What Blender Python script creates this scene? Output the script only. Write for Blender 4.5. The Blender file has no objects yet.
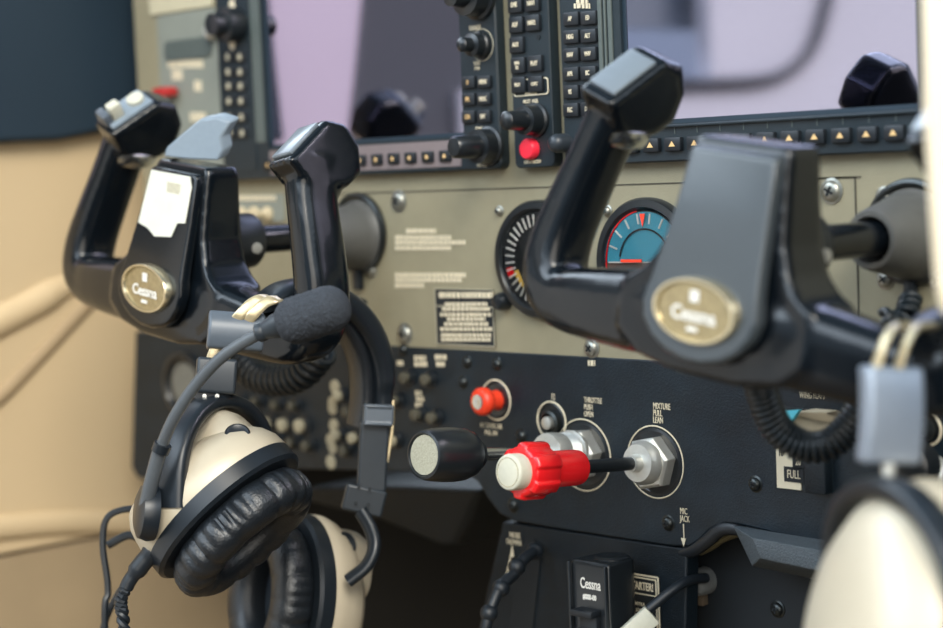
import bpy, bmesh, math, random
from mathutils import Vector, Matrix
random.seed(7)
SC = bpy.context.scene; COL = SC.collection
# ------------------------------------------------------------------ camera
F = 1900.0; CX, CY = 471.5, 314.0
_L = Vector((-1835., -65., F)); _V = Vector((1079., 25090., F))
_X = (-_L).normalized(); _D = (_V - _X*_V.dot(_X)).normalized(); _Y = _X.cross(_D).normalized()
if _Y.z < 0: _Y = -_Y
ROT = Matrix((_X, _Y, -_D))                       # camera (right, down, forward) -> world
FW = ROT @ Vector((0, 0, 1)); CAM = Vector((0, 0, 1.0)) - 1.241*FW
cam = bpy.data.cameras.new('camera'); co = bpy.data.objects.new('camera', cam); COL.objects.link(co)
cam.sensor_width = 36; cam.lens = F/943*36; cam.clip_start = .05
rt = ROT @ Vector((1, 0, 0)); up = ROT @ Vector((0, -1, 0))
co.matrix_world = Matrix.Translation(CAM) @ Matrix((rt, up, -FW)).transposed().to_4x4()
cam.dof.use_dof = True; cam.dof.focus_distance = 1.10; cam.dof.aperture_fstop = 4.0
SC.camera = co
def ray(px, py): return ROT @ Vector(((px-CX)/F, (py-CY)/F, 1))
def at(px, py, y=0.0):                            # point of the plane Y=y seen at that pixel
    r = ray(px, py); return CAM + r*((y-CAM.y)/r.y)
def PZ(px, py, Z): return CAM + ray(px, py)*Z
def cd(a, b, c): return (ROT @ Vector((a, b, c))).normalized()

# ------------------------------------------------------------------ materials
MATS = {}
def mat(name, col, rough=.5, metal=0, noise=0, nscale=300, bump=0, bscale=800, spec=.5, coat=0, emit=None, detail=4, ramp=None):
    m = bpy.data.materials.new(name); m.use_nodes = True; nt = m.node_tree; b = nt.nodes['Principled BSDF']
    b.inputs['Base Color'].default_value = (*col, 1); b.inputs['Roughness'].default_value = rough
    b.inputs['Metallic'].default_value = metal; b.inputs['Specular IOR Level'].default_value = spec
    if coat: b.inputs['Coat Weight'].default_value = coat; b.inputs['Coat Roughness'].default_value = .08
    tc = nt.nodes.new('ShaderNodeTexCoord')
    n = nt.nodes.new('ShaderNodeTexNoise'); n.inputs['Scale'].default_value = nscale; n.inputs['Detail'].default_value = detail
    nt.links.new(tc.outputs['Object'], n.inputs['Vector'])
    mx = nt.nodes.new('ShaderNodeMix'); mx.data_type = 'RGBA'
    a = noise
    mx.inputs[6].default_value = (*[c*(1-a) for c in col], 1); mx.inputs[7].default_value = (*[min(1, c*(1+a)) for c in col], 1)
    nt.links.new(n.outputs['Fac'], mx.inputs[0]); nt.links.new(mx.outputs[2], b.inputs['Base Color'])
    if bump:
        n2 = nt.nodes.new('ShaderNodeTexNoise'); n2.inputs['Scale'].default_value = bscale; n2.inputs['Detail'].default_value = 3
        nt.links.new(tc.outputs['Object'], n2.inputs['Vector'])
        bp = nt.nodes.new('ShaderNodeBump'); bp.inputs['Strength'].default_value = bump; bp.inputs['Distance'].default_value = .001
        nt.links.new(n2.outputs['Fac'], bp.inputs['Height']); nt.links.new(bp.outputs['Normal'], b.inputs['Normal'])
    if emit: b.inputs['Emission Color'].default_value = (*emit, 1); b.inputs['Emission Strength'].default_value = 1
    MATS[name] = m; return m
beige = mat('beige_paint', (.27, .245, .165), .42, noise=.12, nscale=60, bump=.25, bscale=900)
beige2 = mat('greenish_grey_paint', (.235, .255, .225), .45, noise=.1, nscale=60)
blackp = mat('crinkle_black_paint', (.005, .010, .015), .45, noise=.45, nscale=140, bump=.5, bscale=1200, spec=.35)
scuff = mat('scuffed_black', (.007, .014, .021), .42, noise=.7, nscale=45, bump=.4, bscale=900, spec=.38)
yokem = mat('yoke_black', (.0035, .0055, .008), .20, noise=.1, nscale=100, bump=.05, bscale=1500, spec=.26, coat=.35)
yokeg = mat('yoke_cover', (.040, .049, .056), .30, noise=.08, nscale=400, bump=.10, bscale=1800, spec=.4, coat=.35)
padm = mat('pad_grey', (.16, .19, .22), .28, noise=.08, nscale=200, spec=.9)
bezel = mat('bezel_dark', (.014, .023, .030), .42, noise=.15, nscale=200, bump=.1, spec=.4)
bezel2 = mat('bezel_side_grey', (.09, .11, .105), .4, noise=.12, nscale=200)
dark = mat('dark_void', (.006, .009, .012), .7, noise=.2)
rubber = mat('black_rubber', (.010, .014, .019), .42, noise=.15, nscale=300)
cordm = mat('coiled_cord_black', (.010, .016, .021), .38, noise=.15)
keym = mat('key_black', (.007, .010, .014), .45, noise=.1)
white = mat('cream_print', (.72, .64, .47), .6, noise=.05)
ringc = mat('ring_print', (.42, .39, .29), .55, noise=.1)
white2 = mat('white_print', (.78, .76, .7), .6, noise=.05)
amber = mat('amber_print', (.75, .5, .22), .6, noise=.05)
chrome = mat('brushed_metal', (.62, .62, .6), .22, 1, noise=.08)
nickel = mat('satin_nickel', (.62, .62, .58), .36, .65, noise=.1)
screwm = mat('screw_metal', (.34, .34, .3), .35, .8, noise=.2)
darkmet = mat('dark_metal', (.05, .055, .055), .3, .8, noise=.2)
red = mat('red_plastic', (.80, .012, .016), .22, noise=.08, nscale=80, spec=.6)
orange = mat('orange_red_plastic', (.85, .055, .02), .32, noise=.05)
offwhite = mat('off_white_cap', (.55, .54, .44), .5, noise=.1, nscale=300)
greydisc = mat('worn_grey_disc', (.36, .35, .27), .45, noise=.35, nscale=900, bump=.4)
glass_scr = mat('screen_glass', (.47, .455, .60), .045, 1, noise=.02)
gold = mat('gold_badge', (.66, .58, .40), .22, .85, noise=.12, nscale=300)
badge_in = mat('badge_face', (.36, .29, .16), .25, .5, noise=.5, nscale=300)
shellm = mat('champagne_shell', (.55, .48, .36), .42, .15, noise=.05, nscale=120)
leather = mat('black_leather', (.009, .012, .016), .36, noise=.2, nscale=120, bump=.35, bscale=700, spec=.65)
foamm = mat('mic_foam', (.030, .036, .046), .85, noise=.95, nscale=1000, bump=1, bscale=800)
hsblack = mat('headset_satin_black', (.010, .014, .019), .34, noise=.1, nscale=200)
hsgrey = mat('headset_grey_slider', (.095, .115, .14), .30, noise=.08, nscale=200)
hsdgrey = mat('headset_dark_slider', (.024, .031, .039), .38, noise=.1, nscale=200)
brass = mat('brass_rod', (.72, .60, .38), .28, .6, noise=.1)
cream = mat('cream_lining', (.58, .44, .265), .62, noise=.05, nscale=9, bump=.15, bscale=60)
cream2 = mat('pale_rear_lining', (.84, .82, .80), .6, noise=.04, nscale=9)
navy = mat('navy_trim', (.010, .025, .042), .6, noise=.12, nscale=8)
carpet = mat('brown_carpet', (.16, .115, .065), .9, noise=.35, nscale=60, bump=.5, bscale=200)
firew = mat('dark_firewall', (.030, .027, .022), .8, noise=.3, nscale=12)
blue = mat('gauge_blue', (.05, .33, .45), .5, noise=.06)
brownm = mat('gauge_brown', (.13, .08, .06), .5, noise=.06)
cyan = mat('cyan_tape', (.1, .6, .75), .4, noise=.05)
paper = mat('worn_white_label', (.66, .66, .57), .6, noise=.1, nscale=120)
clipm = mat('grey_blue_clip', (.21, .26, .31), .4, noise=.08)
postm = mat('cream_post', (.90, .74, .52), .5, noise=.04, nscale=20)
pinkst = mat('pink_reflection_strip', (.20, .165, .17), .3, noise=.1)  # pinkish reflection given as base colour
knobb = mat('knob_black', (.010, .013, .016), .3, noise=.1, nscale=300, spec=.6)
green = mat('green_arc', (.05, .5, .2), .5)
yellow = mat('yellow_arc', (.8, .5, .08), .5)
seatm = mat('seat_fabric', (.03, .04, .04), .9, noise=.2, nscale=50)
gl = bpy.data.materials.new('gauge_glass'); gl.use_nodes = True
_b = gl.node_tree.nodes['Principled BSDF']; _b.inputs['Transmission Weight'].default_value = 1; _b.inputs['Roughness'].default_value = .02; _b.inputs['IOR'].default_value = 1.2
_n = gl.node_tree.nodes.new('ShaderNodeTexNoise'); _n.inputs['Scale'].default_value = 5
_r = gl.node_tree.nodes.new('ShaderNodeMapRange'); _r.inputs['To Min'].default_value = .01; _r.inputs['To Max'].default_value = .04
gl.node_tree.links.new(_n.outputs['Fac'], _r.inputs['Value']); gl.node_tree.links.new(_r.outputs['Result'], _b.inputs['Roughness'])

# ------------------------------------------------------------------ mesh builder
def frame(n, hint=Vector((0, 0, 1))):
    n = Vector(n).normalized(); u = hint - n*hint.dot(n)
    if u.length < 1e-4: u = Vector((1, 0, 0)) - n*n.x
    u.normalize(); return u, n.cross(u).normalized(), n
class MB:
    def __init__(s): s.b = bmesh.new()
    def box(s, c, size, M=None, bev=0):
        c = Vector(c); hx, hy, hz = [k/2 for k in size]; b = bmesh.new()
        bmesh.ops.create_cube(b, size=1); bmesh.ops.scale(b, vec=size, verts=b.verts)
        if bev: bmesh.ops.bevel(b, geom=b.edges[:], offset=bev, segments=2, affect='EDGES', profile=.5)
        T = Matrix.Translation(c) @ (M.to_4x4() if M else Matrix())
        bmesh.ops.transform(b, matrix=T, verts=b.verts); s._merge(b); return s
    def _merge(s, b):
        me = bpy.data.meshes.new('t'); b.to_mesh(me); b.free(); s.b.from_mesh(me); bpy.data.meshes.remove(me)
    def rings(s, rs, cap0=True, cap1=True, closed=False):
        vs = [[s.b.verts.new(p) for p in r] for r in rs]; n = len(vs[0])
        m = len(vs)
        for i in range(m if closed else m-1):
            a, c = vs[i], vs[(i+1) % m]
            for j in range(n):
                try: s.b.faces.new((a[j], a[(j+1) % n], c[(j+1) % n], c[j]))
                except ValueError: pass
        if not closed:
            if cap0: s.b.faces.new(vs[0][::-1])
            if cap1: s.b.faces.new(vs[-1])
        return s
    def lathe(s, o, axis, prof, seg=32, hint=Vector((0, 0, 1)), ex=1, ey=1, fn=None):
        o = Vector(o); u, v, n = frame(axis, hint); rs = []
        for r, h in prof:
            ring = []
            for k in range(seg):
                t = 2*math.pi*k/seg; rr = r*(fn(t, h) if fn else 1)
                ring.append(o + n*h + u*(rr*math.cos(t)*ex) + v*(rr*math.sin(t)*ey))
            rs.append(ring)
        return s.rings(rs)
    def cyl(s, p0, p1, r0, r1=None, seg=20):
        p0, p1 = Vector(p0), Vector(p1); r1 = r0 if r1 is None else r1
        return s.lathe(p0, p1-p0, [(r0, 0), (r1, (p1-p0).length)], seg)
    def tube(s, pts, r, seg=10, ry=None, up=None, power=1):
        pts = [Vector(p) for p in pts]; n = len(pts); rs = []; u = None
        for i, p in enumerate(pts):
            t = (pts[min(i+1, n-1)] - pts[max(i-1, 0)]).normalized()
            if up is not None: u = up - t*up.dot(t)
            elif u is None: u = frame(t)[0]
            else: u = u - t*u.dot(t)
            u.normalize(); v = t.cross(u)
            a = r[i] if hasattr(r, '__len__') else r
            b = (ry[i] if hasattr(ry, '__len__') else ry) if ry is not None else a
            ring = []
            for k in range(seg):
                th = 2*math.pi*(k+.5)/seg; c, d = math.cos(th), math.sin(th)
                c = math.copysign(abs(c)**power, c); d = math.copysign(abs(d)**power, d)
                ring.append(p + u*a*c + v*b*d)
            rs.append(ring)
        return s.rings(rs)
    def prism(s, poly, y0, y1, M=None):            # polygon in XZ extruded along Y
        rs = [[Vector((x, y, z)) for x, z in poly] for y in (y0, y1)]
        if M: rs = [[M @ p for p in r] for r in rs]
        return s.rings(rs)
    def quad(s, ps):
        s.b.faces.new([s.b.verts.new(p) for p in ps]); return s
    def ball(s, c, r, scale=(1, 1, 1), sub=3):
        b = bmesh.new(); bmesh.ops.create_icosphere(b, subdivisions=sub, radius=r)
        bmesh.ops.scale(b, vec=scale, verts=b.verts); bmesh.ops.translate(b, vec=c, verts=b.verts); s._merge(b); return s
    def torus(s, o, axis, R, r, seg=48, sec=10, ex=1, ey=1):
        o = Vector(o); u, v, n = frame(axis); rs = []
        for k in range(seg):
            t = 2*math.pi*k/seg; d = u*math.cos(t)*ex + v*math.sin(t)*ey; dn = d.normalized(); rs.append([o + d*R + dn*r*math.cos(q*2*math.pi/sec) + n*r*math.sin(q*2*math.pi/sec) for q in range(sec)])
        return s.rings(rs, closed=True)
    def text(s, body, o, size, sx=.7, M=None, align='CENTER', depth=.00015, bold=0, spacing=1):
        cu = bpy.data.curves.new('t', 'FONT'); cu.body = body; cu.size = size; cu.align_x = align; cu.align_y = 'CENTER'
        cu.extrude = depth; cu.offset = bold; cu.resolution_u = 3; cu.space_line = .9; cu.space_character = spacing
        ob = bpy.data.objects.new('t', cu); COL.objects.link(ob); bpy.context.view_layer.update()
        me = ob.to_mesh()
        base = Matrix.Translation(Vector(o)) @ (M.to_4x4() if M else Matrix.Rotation(math.pi/2, 4, 'X')) @ Matrix.Diagonal((sx, 1, 1, 1))
        me2 = me.copy(); me2.transform(base); s.b.from_mesh(me2); bpy.data.meshes.remove(me2)
        ob.to_mesh_clear(); bpy.data.objects.remove(ob); bpy.data.curves.remove(cu); return s
    def build(s, name, m, parent=None, bevel=0, smooth=True, seg=2, angle=40, remesh=0, smoothit=0):
        bmesh.ops.recalc_face_normals(s.b, faces=s.b.faces)
        me = bpy.data.meshes.new(name); s.b.to_mesh(me); s.b.free(); me.materials.append(m)
        o = bpy.data.objects.new(name, me); COL.objects.link(o)
        if bevel:
            md = o.modifiers.new('bevel', 'BEVEL'); md.width = bevel; md.segments = seg; md.limit_method = 'ANGLE'; md.angle_limit = math.radians(35)
        if remesh:
            md = o.modifiers.new('remesh', 'REMESH'); md.mode = 'VOXEL'; md.voxel_size = remesh; md.use_smooth_shade = True
            if smoothit: md = o.modifiers.new('smooth', 'SMOOTH'); md.iterations = smoothit; md.factor = .5
        if smooth:
            for p in me.polygons: p.use_smooth = True
            if not remesh: me.set_sharp_from_angle(angle=math.radians(angle))
        if parent is not None:
            o.parent = parent
            o.matrix_parent_inverse = wmat(parent).inverted()
        return o
def tag(o, label=None, cat=None, group=None, kind=None):
    if label: o['label'] = label
    if cat: o['category'] = cat
    if group: o['group'] = group
    if kind: o['kind'] = kind
    return o
def thing(name, loc, label, cat, group=None):
    o = bpy.data.objects.new(name, None); COL.objects.link(o); o.location = loc; o.empty_display_size = .02
    return tag(o, label, cat, group)
def copy_tree(o, parent=None):
    c = o.copy(); COL.objects.link(c)
    if parent is not None: c.parent = parent
    for ch in [k for k in bpy.data.objects if k.parent == o]: copy_tree(ch, c)
    return c
def rrect(x0, x1, z0, z1, r, n=5):
    ps = []
    for cx_, cz_, a0 in ((x1-r, z1-r, 0), (x0+r, z1-r, 90), (x0+r, z0+r, 180), (x1-r, z0+r, 270)):
        for k in range(n+1):
            a = math.radians(a0+90*k/n); ps.append((cx_+r*math.cos(a), cz_+r*math.sin(a)))
    return ps
def cat_rom(pts, n=8):
    pts = [Vector(p) for p in pts]; out = []
    P = [2*pts[0]-pts[1]] + pts + [2*pts[-1]-pts[-2]]
    for i in range(1, len(P)-2):
        for k in range(n):
            t = k/n; a, b, c, d = P[i-1:i+3]
            out.append(.5*((2*b)+(c-a)*t+(2*a-5*b+4*c-d)*t*t+(3*b-a-3*c+d)*t**3))
    out.append(P[-2]); return out
NEG = Vector((0, -1, 0))
def wmat(o):
    B = Matrix.Translation(o.location) @ o.rotation_euler.to_matrix().to_4x4()
    return wmat(o.parent) @ o.matrix_parent_inverse @ B if o.parent else B

# ------------------------------------------------------------------ setting
def struct(o): o['kind'] = 'structure'; return o
# left cabin side: lower tan lining with armrest roll, navy upper trim, pale rear lining with a window
WX = -.425
m = MB(); m.box((WX-.01, -.14, .965), (.02, .56, .31)); m.box((WX-.01, .01, 1.13), (.0199, .26, .05)); struct(m.build('wall_left', cream, bevel=.002))
m = MB(); m.box((WX-.010, -.14, .61), (.02, .56, .395)); struct(m.build('wall_left_lower', mat('tan_lower_lining', (.33, .245, .145), .8, noise=.12, nscale=20)))
m = MB(); m.box((WX-.010, .33, .75), (.02, .376, .70)); struct(m.build('wall_left_front', firew))  # side wall coloured dark in place of the light falloff in the footwell
def wallpt(px, py, X=WX):
    r = ray(px, py); return CAM + r*((X-CAM.x)/r.x)
# armrest roll running down the lining
pts = [wallpt(-60, 352), wallpt(0, 322), wallpt(35, 304), wallpt(62, 289), wallpt(85, 283)]
pts = cat_rom(pts, 6)
pts = [p + Vector((-.008, 0, 0)) for p in pts]
m = MB(); m.tube(pts, [.015]*(len(pts)-10)+[.015-.0006*k for k in range(10)], 32); struct(m.build('trim_1', cream))
pts = cat_rom([wallpt(-60, 540), wallpt(0, 528), wallpt(100, 522), wallpt(230, 530), wallpt(300, 540)], 6)
m = MB(); m.tube(pts, .010, 14, ry=.006); struct(m.build('trim_2', cream))
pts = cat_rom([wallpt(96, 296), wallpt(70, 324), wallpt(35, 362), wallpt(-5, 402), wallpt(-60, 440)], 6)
m = MB(); m.tube([p + Vector((-.004, 0, 0)) for p in pts], .0075, 16); struct(m.build('trim_shadow', mat('brown_shadow_streak', (.36, .26, .15), .7, noise=.1, nscale=30)))  # shadow streak below the armrest roll, put in as a thin brown tube
# navy trim: rounded lower edge
w = [wallpt(*p) for p in ((-120, 152), (0, 143), (50, 141), (95, 132), (128, 118), (134, 95), (134, -120), (-120, -120))]
m = MB(); m.rings([[p + Vector((dx, 0, 0)) for p in w] for dx in (0, .014)]); struct(m.build('wall_left_upper', navy, bevel=.004, seg=3))
# cream upper strip in front of the seat and rear side lining (seen mirrored in the screens)
m = MB(); q = [(-.10, 1.12), (-.272, 1.12), (-.285, 1.18), (-.300, 1.26), (-.31, 1.5), (-.10, 1.5)]
m.rings([[Vector((x, y, z)) for y, z in q] for x in (WX-.02, WX-.002)]); struct(m.build('trim_3', mat('rosy_lining', (.80, .66, .70), .6, noise=.04, nscale=9)))
m = MB(); m.box((WX-.022, -.42, 1.20), (.02, .30, .75)); struct(m.build('trim_5', mat('dark_door_pillar', (.075, .08, .085), .6, noise=.1, nscale=9)))
m = MB(); m.box((WX-.012, -1.0, .78), (.02, 1.16, .78)); m.box((WX-.012, -1.19, 1.26), (.02, .78, .18))
m.box((WX-.012, -1.32, 1.4), (.02, .52, .10)); struct(m.build('wall_rear', cream2))
gp = [Vector((WX+.004, -y, z)) for y, z in ((.58, 1.176), (.70, 1.176), (.84, 1.178), (.91, 1.184), (.955, 1.20), (.985, 1.225), (1.01, 1.27), (1.03, 1.33))]
m = MB(); m.tube(cat_rom(gp, 6), .007, 10); struct(m.build('window_1', rubber))
m = MB(); m.box((WX-.03, -.3, .40), (1.6, 2.6, .02)); m.b.verts.ensure_lookup_table(); struct(m.build('floor', carpet))
m = MB(); m.box((.13, .52, .85), (1.14, .02, .92)); struct(m.build('wall_front', firew))
m = MB(); m.box((.70, .26, .85), (.02, .50, .92)); struct(m.build('added_wall_right_front', firew))  # unseen wall added to keep outside light from behind the panel
m = MB(); m.box((.14, .255, 1.318), (1.13, .52, .016), bev=.004); tag(m.build('added_glareshield', dark), 'added unseen black shelf above the instrument panel, outside the picture top', 'added_glareshield')  # unseen shelf added to stop sky light coming from behind the panel
m = MB(); m.box((WX-.05, -.86, 1.36), (.02, .60, .24)); struct(m.build('trim_6', mat('grey_outer_trim', (.22, .25, .27), .6)))
# ------------------------------------------------------------------ instrument panel
panel = thing('instrument_panel', (0, 0, 1.09), 'tan metal instrument panel carrying both screens, gauges and placards', 'instrument panel')
xl = at(136, 60).x
m = MB(); m.prism([(xl, .95), (.52, .95), (.52, 1.31), (xl, 1.31)], 0, .012); m.build('panel_plate', beige, panel, bevel=.001)
# greenish sub-plate at far left
a = at(160, 150); b_ = at(212, 40)
m = MB(); m.prism(rrect(at(160, 60).x, at(219, 60).x, 1.10, 1.222, .004), -.0015, .001); m.build('switch_plate', beige2, panel, bevel=.0006)
m = MB(); p = at(188, 47, -.002); m.prism(rrect(p.x-.030, p.x+.030, p.z-.009, p.z+.006, .005), -.003, -.001); m.build('recess', bezel2, panel)
# seam lines
m = MB()
m.box((.07, -.0002, 1.0811), (.47, .0006, .0007))
x1 = at(857, 240).x; m.box((.3025-.06, -.0002, 1.0811), (.12, .0006, .0009)); m.box((x1, -.0002, 1.02), (.0009, .0006, .122))
m.build('seam', mat('seam_dark', (.06, .055, .04), .8, noise=.1), panel, smooth=False)  # dark colour of the panel joints
def screw(px, py, r=.0052, parent=None, mt=None, y=0, name='screw'):
    p = at(px, py, y); m = MB()
    m.lathe(p, NEG, [(r*1.25, 0), (r*1.25, .0006), (r, .0010), (r*.95, .0020), (r*.7, .0030), (r*.35, .0034), (.0002, .0035)], 24)
    o = m.build(name, mt or screwm, parent)
    m = MB(); a = random.uniform(0, 1.5)
    for k in (0, 1): m.box((p.x, p.y-.0033, p.z), (r*1.0, .0012, r*.22), Matrix.Rotation(a+k*math.pi/2, 3, 'Y'))
    m.build('cross_slot', dark, o, smooth=False); return o
for px, py, r in ((832, 191, .0058), (885, 197, .0046), (886, 279, .0046), (938, 279, .0046), (592, 348, .0050), (608, 211, .0030), (500, 211, .0028),
                  (399, 201, .0062), (369, 205, .004), (372, 270, .0045), (347, 268, .004), (405, 334, .0062), (330, 205, .004)):
    screw(px, py, r, panel)
# unreadable small print: rows of short dashes
def dashes(m, px0, px1, py, h, y=-.0006, fill=.8, wmin=.0012, wmax=.004):
    a, b = at(px0, py, y), at(px1, py, y); x = a.x
    while x < b.x:
        w = random.uniform(wmin, wmax); w = min(w, b.x-x)
        t = (x-a.x)/max(1e-6, b.x-a.x); z = a.z + (b.z-a.z)*t
        m.box((x+w/2, y, z), (w*fill if w > .002 else w, .0003, h)); x += w + .0006
    return m
m = MB()
for (x0, x1, y, h) in ((406, 436, 231, .0032), (395, 451, 237.5, .0030), (395, 466, 242.5, .0030), (395, 451, 248, .0030)): dashes(m, x0, x1, y, h)
m.build('placard', white, panel, smooth=False)
m = MB()
for (x0, x1, y, h) in ((395, 466, 275, .0030), (395, 462, 280, .0030), (395, 424, 285.5, .0030)): dashes(m, x0, x1, y, h)
m.build('placard', white, panel, smooth=False)
# black starter placard
c0, c1 = at(436, 289), at(495, 345)
m = MB(); m.prism(rrect(c0.x, at(495, 320).x, at(465, 345).z, at(465, 289).z, .001), -.0012, 0); pl = m.build('placard', dark, panel)
m = MB(); zt, zb = at(465, 289).z, at(465, 345).z; xa, xb = c0.x, at(495, 320).x
for q in ((xa, xb, zt, zt), (xa, xb, zb, zb), (xa, xa, zb, zt), (xb, xb, zb, zt), (xa, xb, zt-.0115, zt-.0115)):
    m.box(((q[0]+q[1])/2, -.0013, (q[2]+q[3])/2), (abs(q[1]-q[0])+.0007, .0003, abs(q[3]-q[2])+.0007))
m.build('border', ringc, pl, smooth=False)
m = MB()
dashes(m, 439, 493, 295, .0038, -.0014)
for y_, i0, i1 in ((304, 7, 7), (309, 4, 4), (314.5, 2, 2), (319, 9, 9), (324, 6, 6), (329, 2, 2), (335, 3, 3), (339.5, 3, 3)): dashes(m, 438+i0, 494-i1, y_, .0024, -.0014)
m.build('print', white, pl, smooth=False)
# prints at far left
m = MB(); p = at(183, 15); m.prism(rrect(at(152, 15).x, at(215, 15).x, 1.2235, 1.247, .002), -.002, 0); m.build('placard', mat('pale_label', (.52, .48, .34), .6, noise=.1, nscale=200), panel)
m = MB(); dashes(m, 168, 203, 64, .006, -.0018); dashes(m, 172, 182, 75, .008, -.0018); dashes(m, 194, 202, 86, .008, -.0018); dashes(m, 190, 206, 117, .007, -.0018)
m.build('print', white, panel, smooth=False)
p = at(165, 92, -.01); m = MB(); m.box(p, (.019, .012, .007), bev=.002); sw = m.build('master_switch', mat('dull_red', (.42, .02, .02), .5, noise=.1)); tag(sw, 'red rocker switch on the far left of the tan panel', 'switch')
m = MB(); m.lathe(at(217, 31, 0), NEG, [(.006, 0), (.006, .008), (.004, .01)], 16); m.build('dimmer_knob', nickel, panel)
# lower-left pale switch row seen behind left yoke
m = MB(); m.prism(rrect(at(205, 210).x, at(285, 210).x, at(240, 222).z, at(240, 195).z, .002), -.0015, .001); m.build('switch_plate', beige2, panel)
m = MB(); dashes(m, 236, 276, 198, .004, -.0022); m.build('print', white, panel, smooth=False)
for k, px in enumerate((244, 257, 270)):
    m = MB(); p = at(px, 214); m.lathe(p, NEG, [(.0055, 0), (.0055, .004), (.003, .006), (.0025, .014), (.0001, .015)], 16)
    tag(m.build('toggle_switch', mat('ivory_toggle%d' % k, (.55, .46, .3), .5)), 'ivory toggle switch behind left yoke, %s of the three' % ('first', 'middle', 'last')[k], 'switch', 'ivory toggles behind the left yoke')

# lower black subpanel
sub = thing('control_subpanel', (0, 0, .92), 'black crinkle-finish lower panel holding breakers, throttle, mixture and flap controls', 'control panel')
poly = [(at(136, 335).x, .9765), (.52, .9765), (.52, .873), (at(900, 548).x, .874), (at(740, 527).x, .8835), (at(725, 524).x, .8832), (at(712, 530).x, .879), (at(700, 541).x, .8712), (at(690, 547).x, .8665), (at(672, 547).x, .8650),
        (at(560, 528).x, .8655), (at(515, 522).x, .8662), (at(500, 516).x, .870), (at(488, 500).x, .8795), (at(478, 484).x, .8895), (at(465, 474).x, .894), (at(300, 470).x, .882), (at(165, 480).x, .862), (at(150, 486).x, .856), (at(138, 483).x, .857), (at(132, 470).x, .865)]
m = MB(); m.prism(poly, -.0005, .02); sp = m.build('subpanel_plate', scuff, sub, bevel=.0012)
for px, py in ((522, 436), (669, 523), (514, 505), (756, 484), (770, 484)):
    if px == 770: continue
    screw(px, py, .0040, sub, darkmet)
# flat black fastener row along the top
for px, py in ((404, 350), (468, 362), (498, 364), (464, 382)): screw(px, py, .0036, sub, darkmet)
def lab(s, px, py, size, sx=.62, align='CENTER', y=-.0009, sh=0, bold=.0): m.text(s, at(px, py, y), size, sx, align=align, bold=bold)
def legend(lines, h=.0060, sx=.52, align='LEFT', extra=None):
    m = MB()
    for t_, px, py in lines: m.text(t_, at(px, py, -.0009), h, sx, align=align)
    if extra: extra(m)
    m.build('lettering', white, sub, smooth=False)
legend([('THROTTLE', 584, 400), ('PUSH', 584, 407), ('OPEN', 584, 414)], .0050, .60)
legend([('MIXTURE', 653, 406), ('PULL', 653, 413), ('LEAN', 653, 420)], .0054, .60)
def arrow(m):
    a, b = at(684, 524, -.0009), at(683.5, 540, -.0009)
    m.box(((a.x+b.x)/2, a.y, (a.z+b.z)/2), (.0006, .0003, a.z-b.z))
    m.prism([(b.x-.0018, b.z+.001), (b.x+.0018, b.z+.001), (b.x, b.z-.004)], -.0011, -.0007)
legend([('MIC', 680, 511), ('JACK', 680, 518.5)], .0054, .60, extra=arrow)
legend([('12', 553, 397)], .0056, .6, 'CENTER')
legend([('ALT STATIC AIR', 491, 426), ('PULL ON', 491, 433)], .0046, .62, 'CENTER')
legend([('WING FLAPS', 812, 396)], .0048, .62, 'CENTER')
for px0, px1, py in ((588, 595, 363), (397, 403, 363), (414, 426, 358), (414, 427, 364), (435, 447, 357), (436, 445, 364), (415, 422, 393), (416, 424, 399), (415, 422, 405)):
    m = MB(); dashes(m, px0, px1, py, .0034, -.0009); m.build('print', white, sub, smooth=False)
def ringm(px, py, R, w, col, y=-.0008, hole=True):
    p = at(px, py, y); mm = MB(); mm.torus(p, NEG, R, w, 64, 8); return mm, p
# printed rings & hole recesses
for px, py, R, w in ((655, 462, .0218, .00042), (583.5, 455, .0224, .00045), (551.5, 421, .0122, .0006), (496, 400, .0130, .0006)):
    mm, p = ringm(px, py, R, w, ringc); mm.build('ring', white, sub)
    mm = MB(); mm.lathe(p + Vector((0, .0004, 0)), NEG, [(R*.93, 0), (R*.93, .0004), (R*.86, .0009), (R*.8, .0002), (.0003, .0001)], 48); mm.build('escutcheon', knobb, sub)
# dark bracket and duct hanging under the subpanel left part
m = MB()
q = [at(300, 488, .03), at(400, 486, .03), at(480, 490, .03), at(470, 520, .05), at(455, 545, .06), at(440, 545, .06), at(380, 520, .05), at(300, 500, .04)]
m.rings([q, [p + Vector((0, .14, 0)) for p in q]]); tag(m.build('air_duct', blackp, bevel=.004, seg=3), 'dull black duct under lower panel left of the trim pedestal', 'duct')

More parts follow.
